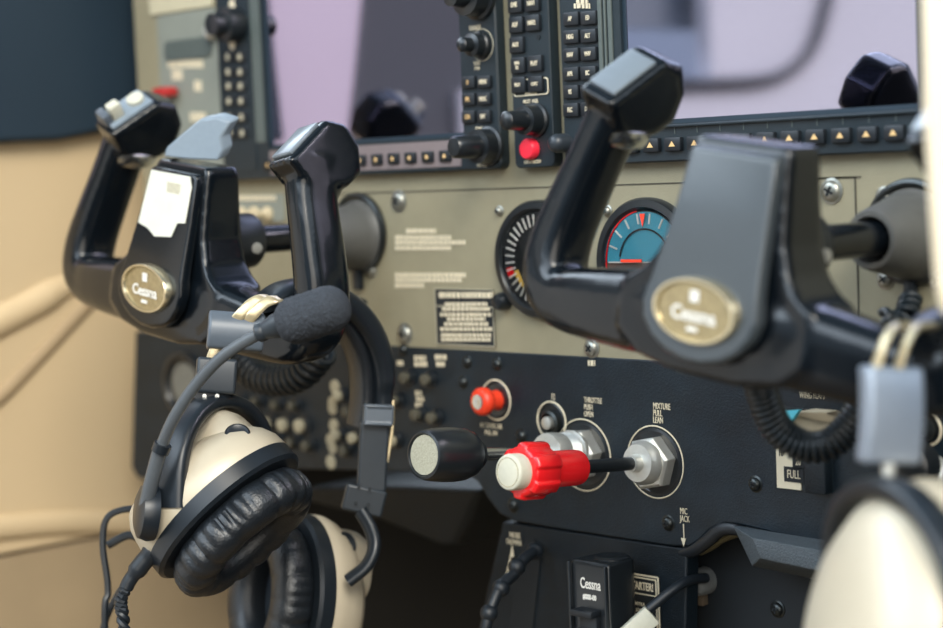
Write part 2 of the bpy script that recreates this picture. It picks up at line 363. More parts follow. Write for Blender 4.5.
# circuit breakers
def breaker(px, py, r, lit, label, y=0, ln=.008):
    p = at(px, py, y); t = thing('circuit_breaker', p, label, 'circuit breaker', 'circuit breakers on the black lower panel')
    m = MB(); m.lathe(p, NEG, [(r*1.25, 0), (r*1.25, .002), (r, .0025), (r*.95, ln*.6)], 16); m.build('collar', knobb, t)
    m = MB(); m.lathe(p, NEG, [(r*.85, ln*.6), (r*.85, ln), (r*.6, ln+.0006), (.0002, ln+.0007)], 16); m.build('button', lit, t)
ivory = mat('breaker_ivory', (.42, .38, .27), .5, noise=.1)
dimiv = mat('breaker_dim', (.08, .075, .055), .5, noise=.1)
rows = [('top', [(242, 399, dimiv), (261, 401, dimiv), (281, 404, dimiv), (298, 405, dimiv), (222, 397, dimiv)], .0042),
        ('second', [(240, 418, ivory), (256, 420, ivory), (272, 423, ivory), (289, 424, ivory), (306, 425, ivory)], .0058),
        ('third', [(279, 439, dimiv), (296, 442, dimiv), (312, 445, dimiv)], .0046),
        ('upper right', [(344, 395, ivory), (353, 411, dimiv), (400, 400, dimiv)], .0046),
        ('lower right', [(342, 434, ivory), (359, 437, ivory), (350, 450, dimiv), (398, 440, ivory), (411, 377, dimiv), (432, 379, dimiv), (422, 414, dimiv), (438, 417, dimiv)], .0046)]
ordn = ['first', 'second', 'third', 'fourth', 'fifth', 'sixth', 'seventh', 'eighth']
for nm, L, r in rows:
    L = sorted(L)
    for k, (px, py, mt) in enumerate(L):
        breaker(px, py, r, mt, '%s round breaker button from the left in the %s cluster of the black panel' % (ordn[k].capitalize(), nm))
m = MB()
for k, (px, py) in enumerate(((335, 387), (333, 403), (333, 408), (334, 426), (331, 440), (333, 447), (331, 462))):
    p = at(px, py, -.0009); m.lathe(p, NEG, [(.0055-.0006*(k % 3), 0), (.005, .0006), (.0002, .0007)], 10)
m.build('print', ivory, sub)
# dial at far left of subpanel, behind the headset
m = MB(); p = at(186, 385); m.lathe(p, NEG, [(.026, 0), (.026, .004), (.022, .005), (.02, .002), (.0002, .002)], 40); t = m.build('round_switch_dial', knobb)
tag(t, 'blurred round key dial at far left of black lower panel', 'dial')
m = MB(); m.lathe(at(186, 385, -.004), NEG, [(.017, 0), (.017, .0012), (.0002, .0014)], 30); m.build('dial_face', mat('dial_grey', (.16, .16, .14), .6, noise=.5, nscale=200), t)

# ------------------------------------------------------------------ screens
GY = -.008
def key(px, py, w, h, parent, txt=None, col=white, y=GY, tri=False, ts=.0040):
    p = at(px, py, y); m = MB(); m.box((p.x, p.y-.0006, p.z), (w, .004, h), bev=.0009); k = m.build('key', keym, parent)
    p2 = Vector((p.x, p.y-.0028, p.z)); m = MB()
    if tri: m.prism([(p2.x-.0019, p2.z-.0015), (p2.x+.0019, p2.z-.0015), (p2.x, p2.z+.0019)], p2.y, p2.y+.0003)
    else: m.text(txt, p2, ts, .62, bold=.00006)
    m.build('key_print', col, k, smooth=False)
def display(x0, x1, sx0, sx1, label, left=True):
    t = thing('flight_display', ((x0+x1)/2, GY, 1.19), label, 'screen')
    zb, zt, sb, st = 1.0935, 1.288, 1.1155, 1.275
    m = MB()
    outer = rrect(x0, x1, zb, zt, .005, 4); inner = rrect(sx0, sx1, sb, st, .0015, 4)
    m.rings([[Vector((x, .002, z)) for x, z in outer], [Vector((x, GY+.001, z)) for x, z in outer], [Vector((x, GY, z)) for x, z in rrect(x0+.001, x1-.001, zb+.001, zt-.001, .004, 4)],
             [Vector((x, GY, z)) for x, z in inner], [Vector((x, GY+.003, z)) for x, z in inner]], cap1=False)
    m.build('bezel', bezel, t)
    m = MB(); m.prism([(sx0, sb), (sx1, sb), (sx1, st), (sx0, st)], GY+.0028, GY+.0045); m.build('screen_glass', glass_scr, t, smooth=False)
    # dark inner border
    m = MB()
    for q in ((sx0, sx1, sb, sb+.0025), (sx0, sx0+.0028, sb, st), (sx1-.0015, sx1, sb, st)):
        m.box(((q[0]+q[1])/2, GY+.0026, (q[2]+q[3])/2), (q[1]-q[0], .0006, q[3]-q[2]))
    m.build('screen_border', navy, t, smooth=False)
    return t
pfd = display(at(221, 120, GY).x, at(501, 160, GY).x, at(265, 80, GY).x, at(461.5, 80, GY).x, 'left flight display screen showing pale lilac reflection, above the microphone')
mfd = display(at(563, 120, GY).x, .405, at(621.5, 60, GY).x, at(917, 60, GY).x, 'right flight display screen with yoke grip silhouette reflected at its edge')
# glossy strip under left screen, pink reflection put into its colour, softkeys
m = MB(); a = at(270, 150, GY).x; b = at(461, 150, GY).x; m.prism(rrect(a, b, 1.0965, 1.1135, .001), GY-.0006, GY); m.build('softkey_strip', pinkst, pfd)
a, b = at(447, 156, GY), at(362, 158, GY); st = (a.x-b.x)/5
for k in range(12):
    x = a.x - k*st; p = Vector((x, GY, a.z)); c = MB(); c.box((x, GY-.0012, a.z), (.0105, .003, .0075), bev=.0009); kk = c.build('key', keym, pfd)
    c = MB(); c.lathe((x, GY-.0026, a.z), NEG, [(.0021, 0), (.0002, .0003)], 8); c.build('key_print', amber, kk)
a, b = at(896.5, 133, GY), at(653.5, 145, GY); zz = (a.z+b.z)/2
for k in range(12):
    x = a.x - k*(a.x-b.x)/ (9.0 if False else 10); c = MB(); c.box((x, GY-.0012, zz), (.0120, .004, .0082), bev=.0010); kk = c.build('key', keym, mfd)
    c = MB(); c.prism([(x-.0022, zz-.0013), (x+.0022, zz-.0013), (x, zz+.0017)], GY-.0036, GY-.0032); c.build('key_print', amber, kk, smooth=False)
    c = MB(); c.box((x, GY-.0002, zz+.0085), (.0005, .0003, .005)); c.build('tick', bezel2, mfd, smooth=False)
# ledge line under the right screen
m = MB(); m.box(((.137+.36)/2, GY-.001, 1.1140), (.24, .003, .0015), bev=.0004); m.build('ledge', bezel, mfd)
for (l, r), py in zip((('AP', 'FD'), ('HDG', 'ALT'), ('NAV', 'VNV'), ('APR', 'BC'), ('VS', 'UP'), ('FLC', 'DN')), (19, 37, 55, 74, 92, 110)):
    key(573, py, .0125, .0082, mfd, l); key(590.5, py-1, .0125, .0082, mfd, r)
m = MB(); dashes(m, 576, 588, 2, .003, GY-.0006); dashes(m, 574, 590, 6, .003, GY-.0006); m.build('print', white, mfd, smooth=False)
m = MB()
for px, w in ((602, .003), (607, .0015), (612, .003)):
    p = at(px, 60, GY); m.box((p.x, GY-.0003, 1.195), (w, .0016, .15))
m.build('side_ridge', bezel2, mfd, bevel=.0003)
for (l, r), py in zip((('D', 'MENU'), ('FPL', 'PROC'), ('CLR', 'ENT')), (82.5, 99.5, 117)):
    key(470.5, py, .0115, .0078, pfd, l, amber); key(486, py-.5, .0115, .0078, pfd, r)
m = MB(); m.text('FMS', at(479, 129.5, GY-.0006), .0045, .8); m.text('PUSH CRSR', at(482, 165.5, GY-.0006), .0030, .6); m.text('RANGE', at(475, 28, GY-.0006), .0045, .7)
m.text('PUSH\nPAN', at(477, 66, GY-.0006), .0035, .7)
m.build('print', white, pfd, smooth=False)
def knob(p, prof, parent, mt=knobb, name='knob', fn=None):
    m = MB(); m.lathe(p, NEG, prof, 28, fn=fn); return m.build(name, mt, parent)
p = at(482, 45, GY); knob(p, [(.0085, 0), (.0085, .003), (.0075, .004), (.0072, .010), (.0045, .011), (.0045, .018), (.003, .0195), (.0002, .02)], pfd)
m = MB(); m.torus(p, NEG, .0100, .0003, 32, 6); m.build('ring', ringc, pfd)
p = at(480, -3, GY); knob(p, [(.0145, 0), (.0145, .003), (.0125, .004), (.012, .014), (.007, .015), (.0065, .026), (.0002, .028)], pfd)
p = at(490, 146, GY); knob(p, [(.0125, 0), (.0125, .002), (.011, .003), (.0108, .012), (.0075, .0125), (.0072, .030), (.0055, .032), (.0002, .0325)], pfd)
# left column of left display
m = MB(); a, b = at(222, 60, GY).x, at(252, 60, GY).x; m.prism(rrect(a, b, 1.10, 1.28, .002), GY-.0008, GY); m.build('key_column', bezel, pfd)
m = MB(); a, b = at(253, 60, GY).x, at(262, 60, GY).x; m.prism(rrect(a, b, 1.12, 1.28, .001), GY-.001, GY); m.build('side_ridge', bezel2, pfd)
for py in (57, 72, 86, 101, 117, 133):
    for px in (229, 241):
        p = at(px+(py-57)*.03, py, GY-.001); c = MB(); c.box(p, (.0125, .003, .008), bev=.001); kk = c.build('key', keym, pfd)
        c = MB(); c.lathe(p+Vector((0, -.0016, 0)), NEG, [(.0026, 0), (.0002, .0003)], 8); c.build('key_print', ringc, kk)
p = at(238, 25, GY); knob(p, [(.013, 0), (.0125, .014), (.008, .015), (.008, .024), (.0002, .025)], pfd)
for py in (6, 43): c = MB(); c.lathe(at(232, py, GY-.001), NEG, [(.0052, 0), (.0002, .0003)], 10, ey=.7); c.build('print', white, pfd)
# audio panel
ax0, ax1 = at(512, 90, GY).x, at(551.5, 90, GY).x
aud = thing('audio_panel', ((ax0+ax1)/2, GY, 1.19), 'narrow black audio control panel with red round button between the two screens', 'audio panel')
m = MB(); m.prism(rrect(ax0, ax1, 1.0935, 1.288, .004), GY, .003); m.build('faceplate', bezel, aud, bevel=.0008)
for px, py, s in ((517, 5, 'DME'), (534, 3.5, 'NAV1'), (518, 25, 'ADF'), (534.5, 23, 'NAV2'), (518.5, 45, 'AUX'), (520, 65.5, 'MAN\nSQ'), (537, 63.5, 'PLAY'), (520.5, 85, 'PILOT'), (537.5, 84, 'COPLT')):
    key(px, py, .0120, .0100, aud, s, ts=.0030 if len(s) > 4 else .0042)
m = MB(); p0, p1 = at(514, 97, GY-.0004), at(548, 77, GY-.0004)
o_ = rrect(p0.x, p1.x, p0.z, p1.z, .002); i_ = rrect(p0.x+.0006, p1.x-.0006, p0.z+.0006, p1.z-.0006, .0018)
m.rings([[Vector((x, GY-.0002, z)) for x, z in o_], [Vector((x, GY-.0007, z)) for x, z in o_], [Vector((x, GY-.0007, z)) for x, z in i_], [Vector((x, GY-.0002, z)) for x, z in i_]], cap0=False, cap1=False)
m.text('ICS ISOLATION', at(531, 94, GY-.0006), .0026, .55); m.text('PILOT  PASS', at(530.5, 101.5, GY-.0006), .0034, .7)
m.text('DISPLAY BACKUP', at(532.5, 162, GY-.0006), .0030, .62)
m.build('print', white, aud, smooth=False)
c = MB(); c.lathe(at(538.5, 37, GY-.0002), NEG, [(.0016, 0), (.0016, .0004), (.0001, .0005)], 12); c.build('sensor_dot', dark, aud)
p = at(537, 120, GY); knob(p, [(.0105, 0), (.0105, .002), (.0092, .003), (.009, .012), (.0062, .0125), (.0058, .027), (.0042, .0285), (.0002, .029)], aud)
p = at(532, 149, GY); knob(p, [(.0066, 0), (.0066, .004), (.0055, .0055), (.0002, .006)], aud, mat('bright_red_button', (.9, .03, .06), .3, noise=.03), 'red_button')
p = at(566, 143, GY); m = MB(); m.lathe(p, NEG, [(.0058, 0), (.0058, .008), (.005, .011), (.003, .0125), (.0002, .013)], 24); m.build('knob', hsdgrey, mfd)

# ------------------------------------------------------------------ gauges
def gauge(px, py, R, label, kind):
    p = at(px, py); t = thing('round_gauge', p, label, 'gauge')
    m = MB(); m.lathe(p, NEG, [(R, -.002), (R, .004), (R*.97, .006), (R*.86, .0065), (R*.80, .003), (R*.79, -.001)], 64)
    # ring body: open centre
    b = m.b; b.faces.ensure_lookup_table()
    m.build('gauge_bezel', knobb, t)
    m = MB(); m.lathe(p, NEG, [(R*.80, .0030), (R*.80, .0034), (.0002, .0035)], 64); face = m.build('dial_face', keym, t)
    y = p.y - .0038
    def arc(r0, r1, a0, a1, mt, yy=y, nm='scale_arc'):
        mm = MB(); n = max(2, int(abs(a1-a0)/4)); rs = []
        for k in range(n+1):
            a = math.radians(a0+(a1-a0)*k/n); d = Vector((math.cos(a), 0, math.sin(a)))
            rs.append([p+d*r0+Vector((0, yy-p.y, 0)), p+d*r1+Vector((0, yy-p.y, 0)), p+d*r1+Vector((0, yy-p.y-.0002, 0)), p+d*r0+Vector((0, yy-p.y-.0002, 0))])
        mm.rings(rs); mm.build(nm, mt, t, smooth=False)
    mm = MB()
    if kind == 'speed':
        for a in range(95, 265, 10):
            d = Vector((math.cos(math.radians(a)), 0, math.sin(math.radians(a)))); r0 = .56 if a % 20 else .5
            q = [p+d*R*r0, p+d*R*.76]; mm.tube([v+Vector((0, y-p.y, 0)) for v in q], .0006, 6)
        mm.build('tick', white2, t)
        arc(R*.62, R*.76, 192, 206, red); arc(R*.5, R*.6, 200, 235, yellow); arc(R*.60, R*.66, -60, 60, green)
        mm = MB(); mm.tube([p+Vector((0, y-p.y-.001, 0)), p+Vector((R*.45, y-p.y-.001, R*.45))], [.0012, .0004], 6); mm.build('needle', white2, t)
    else:
        arc(R*.02, R*.78, 0, 180, blue, y, 'sky_half'); arc(R*.02, R*.78, 180, 360, brownm, y, 'ground_half')
        for a in range(20, 165, 20):
            d = Vector((math.cos(math.radians(a)), 0, math.sin(math.radians(a))))
            mm.tube([v+Vector((0, y-p.y-.0006, 0)) for v in (p+d*R*.60, p+d*R*.76)], .0006, 6)
        mm.box((p.x, y-.0006, p.z), (R*1.5, .0004, .0008))
        mm.build('tick', white2, t)
        arc(R*.50, R*.53, 10, 170, keym, y-.0006)
        mm = MB(); mm.box((p.x-R*.25, y-.002, p.z+.001), (R*.42, .0008, .0018)); mm.prism([(p.x-.002, p.z+R*.75), (p.x+.002, p.z+R*.75), (p.x, p.z+R*.55)], y-.002, y-.0014)
        mm.build('orange_bar', orange, t)
        arc(R*.79, R*.81, 100, 200, red, y-.0003)
    m = MB(); m.lathe(p, NEG, [(R*.80, .0052), (R*.80, .0056), (.0002, .0057)], 48); m.build('glass', gl, t)
    return t
gauge(542, 259, .0372, 'round black airspeed gauge half hidden behind the right yoke left grip', 'speed')
gauge(650, 262, .0385, 'round gauge with blue and brown face showing between grip and hub of the right yoke', 'attitude')
p = at(506, 301); knob(p, [(.0060, 0), (.0058, .006), (.0045, .009), (.0002, .010)], None, knobb, 'adjustment_knob')
tag(bpy.data.objects['adjustment_knob'], 'small black adjusting knob at lower left of airspeed gauge', 'knob')

# ------------------------------------------------------------------ yoke shafts, bushings
def bushing(X, Z, label):
    t = thing('shaft_bushing', (X, 0, Z), label, 'bushing', None)
    p = Vector((X, 0, Z)); m = MB()
    m.lathe(p, NEG, [(.0250, -.001), (.0250, .003), (.0228, .005), (.0218, .012), (.0188, .026), (.0162, .037), (.0148, .0400), (.0122, .0400), (.0116, .036), (.0116, .02), (.0002, .02)], 48); m.build('boot', mat('dark_grey_boot', (.085, .085, .08), .5, noise=.15, nscale=150), t)
    m = MB(); m.torus(p+Vector((0, -.002, .002)), NEG, .026, .0025, 48, 8); m.build('flange', darkmet, t)
    m = MB(); m.box((X, -.004, Z-.030), (.006, .006, .014), bev=.001); m.build('tab', rubber, t)
    return t
bushing(.3365, 1.0495, 'dark grey collar where right yoke shaft enters tan panel'); bushing(-.1075, 1.0515, 'blurred dark collar where left yoke shaft enters tan panel')

def make_yoke(X, Z, rot, label, left):
    t = thing('control_yoke', (0, 0, 0), label, 'control yoke')
    m = MB()
    YUP = Vector((0, 1, 0))
    for s in (-1, 1):
        path = [(s*.0, -.148, -.036), (s*.03, -.148, -.036), (s*.06, -.147, -.038), (s*.09, -.145, -.040), (s*.110, -.142, -.041), (s*.1215, -.140, -.036), (s*.1255, -.137, -.024),
                (s*.1245, -.134, -.010), (s*.1200, -.131, .006), (s*.1140, -.128, .024), (s*.1080, -.126, .040), (s*.1030, -.124, .054), (s*.0995, -.122, .066)]
        if s > 0: path = [(x, y-.007*min(1, max(0, (z+.03)/.06)), z) for x, y, z in path]
        ry = [.021, .0215, .0205, .0182, .0160, .0145, .0135, .0128, .0118, .0112, .0110, .0115, .012]
        rd = [.018, .018, .0165, .0155, .0155, .016, .0165, .0165, .0165, .0160, .0158, .0158, .0165]
        m.tube(cat_rom(path, 4), [rd[min(12, i//4)] + (rd[min(12, i//4+1)]-rd[min(12, i//4)])*(i % 4)/4 for i in range(49)], 20,
               ry=[ry[min(12, i//4)] + (ry[min(12, i//4+1)]-ry[min(12, i//4)])*(i % 4)/4 for i in range(49)], up=YUP, power=.62)
        # head: profile (depth, along axis) extruded across
        ax = Vector((-s*.30, .06, .95)).normalized(); base = Vector((s*.1000, -.121 if s < 0 else -.128, .060)); wv = ax.cross(YUP).normalized()
        yv = wv.cross(ax).normalized()
        if yv.y < 0: yv = -yv
        prof = [(-.0255, .003), (.006, .0285), (.021, .0265), (.0305, .013), (.0300, -.004), (.018, -.013), (-.012, -.012)]
        hw = .0125
        rs = []
        for wq, sc in ((-hw, .90), (-hw+.002, 1), (hw-.002, 1), (hw, .90)):
            rs.append([base + ax*(h*sc) + yv*(d*sc) + wv*wq for d, h in prof])
        m.rings(rs)
        m.b.verts.ensure_lookup_table()
        if s == -1 or True:
            # grip pad
            pm = MB(); d0, h0 = prof[0]; d1, h1 = prof[1]
            c = base + ax*((h0+h1)/2) + yv*((d0+d1)/2); e = (ax*(h1-h0)+yv*(d1-d0)).normalized(); nrm = wv.cross(e).normalized()
            if nrm.dot(ax) < 0: nrm = -nrm
            Mx = Matrix((wv, e, nrm)).transposed()
            if not (left and s == -1):
                pm.box(c + nrm*.0010, (.0185, .030, .003), Mx, bev=.0012); pm.build('grip_pad', padm, t)
            else:
                pm.box(c + nrm*.0015, (.020, .034, .004), Mx, bev=.0015); pad = pm.build('switch_panel', clipm, t)
                q = MB(); q.box(c + nrm*.008 - e*.008 - wv*.002, (.008, .009, .012), Mx, bev=.0015); q.build('trim_switch', offwhite, t)
                q = MB(); q.box(c + nrm*.006 - e*.016, (.012, .006, .010), Mx, bev=.0015); q.build('trim_switch', hsgrey, t)
                q = MB(); q.lathe(c + nrm*.003 + e*.009, nrm, [(.006, 0), (.006, .003), (.004, .004), (.0002, .0042)], 20); q.build('push_button', offwhite, t)
        if s == -1:
            cm = MB(); cm.lathe(base - ax*.0215 + yv*.002, ax, [(.0100, 0), (.0130, .0015), (.0146, .0045), (.0150, .0080), (.0140, .0110), (.0110, .0125)], 36, hint=yv, ex=1.30); cm.build('gleam_collar', chrome, t)  # collar added for the bright gleam under the grip head
        m.ball(base - ax*.012 + yv*.002, .0150, (.85, 1.15, .9), 3)
    # hub body
    hub = [(-.0285, .049), (-.0265, .0525), (.0265, .0525), (.0285, .049), (.031, .03), (.0345, .008), (.040, -.006), (.048, -.0145), (.057, -.0195), (.058, -.045), (.045, -.0555), (.02, -.060), (-.02, -.060), (-.045, -.0555), (-.058, -.045), (-.057, -.0195), (-.048, -.0145), (-.040, -.006), (-.0345, .008), (-.031, .03)]
    def hy(z): return -.152 - .014*max(0, min(1, (.052-z)/.09))
    rs = []
    for k, sc in ((0, .96), (.08, 1), (.92, 1), (1, .96)):
        rs.append([Vector((x*sc, hy(z)*(1-k)+(-.127)*k, z*sc)) for x, z in hub])
    m.rings(rs)
    m.build('yoke_body', yokem, t, remesh=.0015, smoothit=9)
    # hub cover plate
    cov = [(-.0250, .0460), (-.0235, .0482), (.0240, .0482), (.0258, .0460), (.0280, .02), (.0310, -.008)] + [(.0345*math.cos(a), -.026+.0255*math.sin(a)) for a in [math.radians(q) for q in range(20, -201, -20)]] + [(-.0310, -.008), (-.0275, .02)]
    rs = []
    for off, sc in ((.002, 1), (-.0035, 1), (-.0055, .965)):
        rs.append([Vector((x*sc, hy(z)-.0005+off-.004*max(0, min(1, (.03-z)/.05)), z*sc if z > 0 else z*sc)) for x, z in cov])
    m = MB(); m.rings(rs); m.build('hub_cover', yokeg if not left else yokem, t, bevel=.0022, seg=4)
    # badge
    o = Vector((0, -.1755, -.026)); m = MB()
    m.lathe(o, NEG, [(.0248, -.004), (.0248, .0015), (.0240, .0026), (.0224, .0026), (.0217, .0012), (.0216, -.001)], 64, ex=.62); bd = m.build('badge', gold, t)
    m = MB(); m.lathe(o, NEG, [(.0220, 0), (.0220, .0008), (.0002, .0012)], 64, ex=.62); m.build('badge_face', badge_in, bd)
    m = MB(); m.text('Cessna', o+Vector((0, -.0015, -.002)), .0092, 1.0, bold=.0002); m.box(o+Vector((0, -.0015, .0070)), (.005, .0006, .0055), bev=.0002); m.box(o+Vector((0, -.0015, -.0085)), (.006, .0006, .002))
    m.build('badge_print', white2, bd, smooth=False)
    # shaft and rear collar
    m = MB(); m.cyl((0, -.132, 0), (0, .01, 0), .0092, seg=32); m.build('shaft', yokem, t)
    m = MB(); m.lathe((0, -.094, 0), NEG, [(.0165, 0), (.018, .002), (.018, .020), (.0190, .034)], 36); m.build('collar', rubber, t)
    m = MB(); m.lathe((.0165, -.103, -.002), (1, -.3, 0), [(.0036, 0), (.0036, .003), (.0002, .0035)], 16); m.build('bolt', nickel, t)
    if left:
        # worn white label and chart clip
        m = MB(); lab_ = [(-.0215, .046), (.020, .0465), (.0235, .040), (.0240, .018), (.016, .017), (.013, .008), (-.004, .006), (-.013, .010), (-.0245, .012)]
        m.rings([[Vector((x, hy(z)-.0062-off-.004*max(0, min(1, (.03-z)/.05)), z)) for x, z in lab_] for off in (0, .0006)]); lb = m.build('worn_label', paper, t, smooth=False)
        m = MB(); m.box((.006, hy(.035)-.0072, .036), (.013, .0004, .010)); m.build('label_print', mat('faded_print', (.55, .52, .4), .7, noise=.2), lb, smooth=False)
        q = [Vector(v) for v in ((-.020, -.152, .054), (-.002, -.144, .054), (.014, -.134, .055), (.0165, -.132, .062), (.015, -.133, .070), (.019, -.129, .0800), (.010, -.134, .0825), (.000, -.140, .0795), (-.011, -.147, .068), (-.019, -.151, .060))]
        m = MB(); m.rings([[p + Vector((0, -.0, 0)) for p in q], [p + Vector((-.001, .009, .003)) for p in q]]); m.build('chart_clip', clipm, t, bevel=.0015, seg=3)
    t.location = (X, 0, Z); t.rotation_euler = (0, math.radians(rot), 0)
    return t
make_yoke(.336, 1.050, 8.5, 'black control yoke nearest the camera, grey hub with oval gold badge and no label', False)
make_yoke(-.108, 1.054, 8.5, 'black control yoke at left with torn white label and clip on its hub', True)

# ------------------------------------------------------------------ coiled cords
def coil(path, R, r, turns, label, extra=None, n=12):
    pts = cat_rom(path, 24); L = [0]
    for i in range(1, len(pts)): L.append(L[-1]+(pts[i]-pts[i-1]).length)
    out = []; N = turns*n
    for k in range(N+1):
        s = L[-1]*k/N; i = max(j for j in range(len(L)-1) if L[j] <= s+1e-9); f_ = (s-L[i])/max(1e-9, L[i+1]-L[i])
        p = pts[i].lerp(pts[i+1], f_); t = (pts[i+1]-pts[i]).normalized()
        u = (Vector((0, 1, 0)) - t*t.y).normalized(); v = t.cross(u); a = 2*math.pi*k/n
        out.append(p + u*R*math.cos(a) + v*R*math.sin(a))
    m = MB(); m.tube(out, r, 8); o = m.build('coiled_cord', cordm)
    if extra:
        for e in extra: mm = MB(); mm.tube(cat_rom(e, 8), r*1.1, 8); mm.build('cord_end', cordm, o)
    return tag(o, label, 'cord')
coil([at(757, 372, -.10), at(762, 392, -.095), at(775, 425, -.088), at(798, 444, -.080), at(825, 446, -.072), at(848, 428, -.065), at(866, 400, -.06), at(880, 360, -.055)], .0066, .0021, 34, 'black coiled cord looping below the right yoke past the flap lever')
coil([at(236, 352, -.07), at(246, 368, -.07), at(262, 378, -.07), at(285, 380, -.07), at(305, 372, -.07), at(322, 352, -.07)], .0085, .0026, 16, 'blurred coiled cord slung under the left yoke behind the headset')
coil([at(882, 318, -.035), at(893, 322, -.03), at(905, 316, -.025), at(911, 298, -.015)], .0042, .0023, 6, 'short coil of black cord hanging below the right shaft collar')
coil([at(340, 330, -.02), at(352, 320, -.02), at(360, 300, -.012)], .004, .002, 6, 'short blurred coil of cord below the left shaft collar')

# ------------------------------------------------------------------ engine controls
def hexnut(p, R, y0, y1, mt, parent, name='hex_nut', rot=.2):
    m = MB(); rs = []
    for y, k in ((y0, 1), (y1+.0015, 1), (y1, .9)):
        rs.append([Vector((p.x+R*k*math.cos(rot+a*math.pi/3), y, p.z+R*k*math.sin(rot+a*math.pi/3))) for a in range(6)])
    m.rings(rs); return m.build(name, mt, parent, bevel=.0004)
# mixture
A = Vector((.153, 0, .9149)); Bk = Vector((.153, -.1203, .9259)); ax = (Bk-A).normalized()
mix = thing('mixture_control', A, 'red lobed mixture knob with white push button on long black rod', 'knob')
hexnut(A, .0168, 0, -.009, nickel, mix)
m = MB(); m.lathe(A, ax, [(.0132, .008), (.0132, .0125), (.0122, .0140), (.0112, .0165), (.0055, .0170), (.005, .0225), (.0002, .0227)], 36); m.build('bushing', nickel, mix)
m = MB(); m.cyl(A+ax*.018, A+ax*.080, .0040, seg=24); m.build('rod', knobb, mix)
m = MB(); m.lathe(A, ax, [(.0088, .068), (.0100, .0685), (.0104, .072), (.0104, .096), (.0100, .0970), (.002, .0972)], 40); m.build('lock_barrel', red, mix)
def lobes(t, h):
    c = math.cos(6*t+.5); return 1 + .13*max(0., min(1., (c+.15)*2.2))
m = MB(); m.lathe(A, ax, [(.0105, .0950), (.0132, .0960), (.0144, .0980), (.0144, .1130), (.0138, .1150), (.0122, .1160), (.0112, .1160)], 180, fn=lobes); m.build('lobed_knob', red, mix, bevel=.0006)
m = MB(); m.lathe(A, ax, [(.0102, .108), (.0102, .1235), (.0098, .1245), (.0090, .1250), (.0002, .1250)], 48); m.build('push_button', offwhite, mix)
m = MB(); m.torus(A+ax*.1251, ax, .0081, .00022, 48, 6); m.build('button_ring', gold, mix)
# throttle
A = Vector((.0945, 0, .9157)); Bk = Vector((.095, -.1344, .9328)); ax = (Bk-A).normalized()
thr = thing('throttle_control', A, 'black barrel throttle knob with worn grey disc face on a steel shaft', 'knob')
hexnut(A, .0165, 0, -.010, nickel, thr, rot=.1)
m = MB(); m.lathe(A, ax, [(.0135, .008), (.0142, .011), (.0142, .0125), (.012, .013)] + [(.0120+.0007*(k % 2), .0135+.0006*k) for k in range(16)] + [(.0128, .024), (.0128, .032), (.0122, .0335), (.006, .0338)], 48); m.build('friction_lock', nickel, thr)
m = MB(); m.cyl(A+ax*.034, A+ax*.1, .0038, seg=24); m.build('shaft', chrome, thr)
m = MB(); m.lathe(A, ax, [(.0070, .0920), (.0092, .0925), (.0098, .0960), (.0108, .0965), (.0136, .0995), (.0152, .1050), (.0158, .1120), (.0158, .1200), (.0153, .1280), (.0146, .1330), (.0138, .1352), (.0125, .1356), (.0119, .1345), (.0117, .134)], 56); m.build('knob', knobb, thr)
m = MB(); m.lathe(A, ax, [(.0117, .1330), (.0115, .1346), (.0002, .1349)], 48); m.build('disc_face', greydisc, thr)
# alternate static air (small orange-red knob)
A = at(497, 400, 0); Bk = Vector((.0205, -.0104-.004, A.z+.001)); ax = Vector((0, -1, .04)).normalized()
alt = thing('pull_knob', A, 'small orange-red pull knob with silver centre above the throttle', 'knob')
m = MB(); m.lathe(A, ax, [(.0068, 0), (.0062, .004), (.0058, .008), (.0080, .0095), (.0092, .0115), (.0090, .0150), (.0072, .017), (.0050, .0175)], 40); m.build('knob', orange, alt)
m = MB(); m.lathe(A, ax, [(.0050, .0170), (.0048, .0180), (.0035, .0182), (.0002, .0176)], 24); m.build('centre_cap', chrome, alt)
# 12 V socket-like jack
A = at(553, 422, 0); t = thing('panel_jack', A, 'small recessed round jack with cream ring between pull knob and throttle', 'socket')
m = MB(); m.lathe(A, NEG, [(.0075, 0), (.0075, .004), (.006, .005), (.0055, .002)], 32); m.build('collar', darkmet, t)
m = MB(); m.lathe(A, NEG, [(.0040, .001), (.0040, .0065), (.0025, .007), (.0002, .0072)], 24); m.build('centre_pin', nickel, t)
# right jack and nut
A = at(928, 429, 0); t = thing('panel_jack', A, 'small ringed headphone jack on black panel beside near headset slider', 'socket')
m = MB(); m.torus(A+Vector((0, -.001, 0)), NEG, .0085, .0008, 32, 6); m.build('ring', white, t)
m = MB(); m.lathe(A, NEG, [(.0065, 0), (.006, .004), (.003, .005), (.0025, .002)], 24); m.build('collar', darkmet, t)
A = at(933, 478, 0); t = thing('panel_jack', A, 'large nickel nut socket partly hidden behind near headset ear cup', 'socket')
m = MB(); m.lathe(A, NEG, [(.013, 0), (.012, .006), (.010, .009), (.0002, .0095)], 32); m.build('collar', nickel, t)
m = MB(); m.lathe(A+Vector((-.004, -.008, .008)), NEG, [(.014, 0), (.014, .012), (.010, .016), (.0002, .017)], 32); m.build('cap', knobb, t)

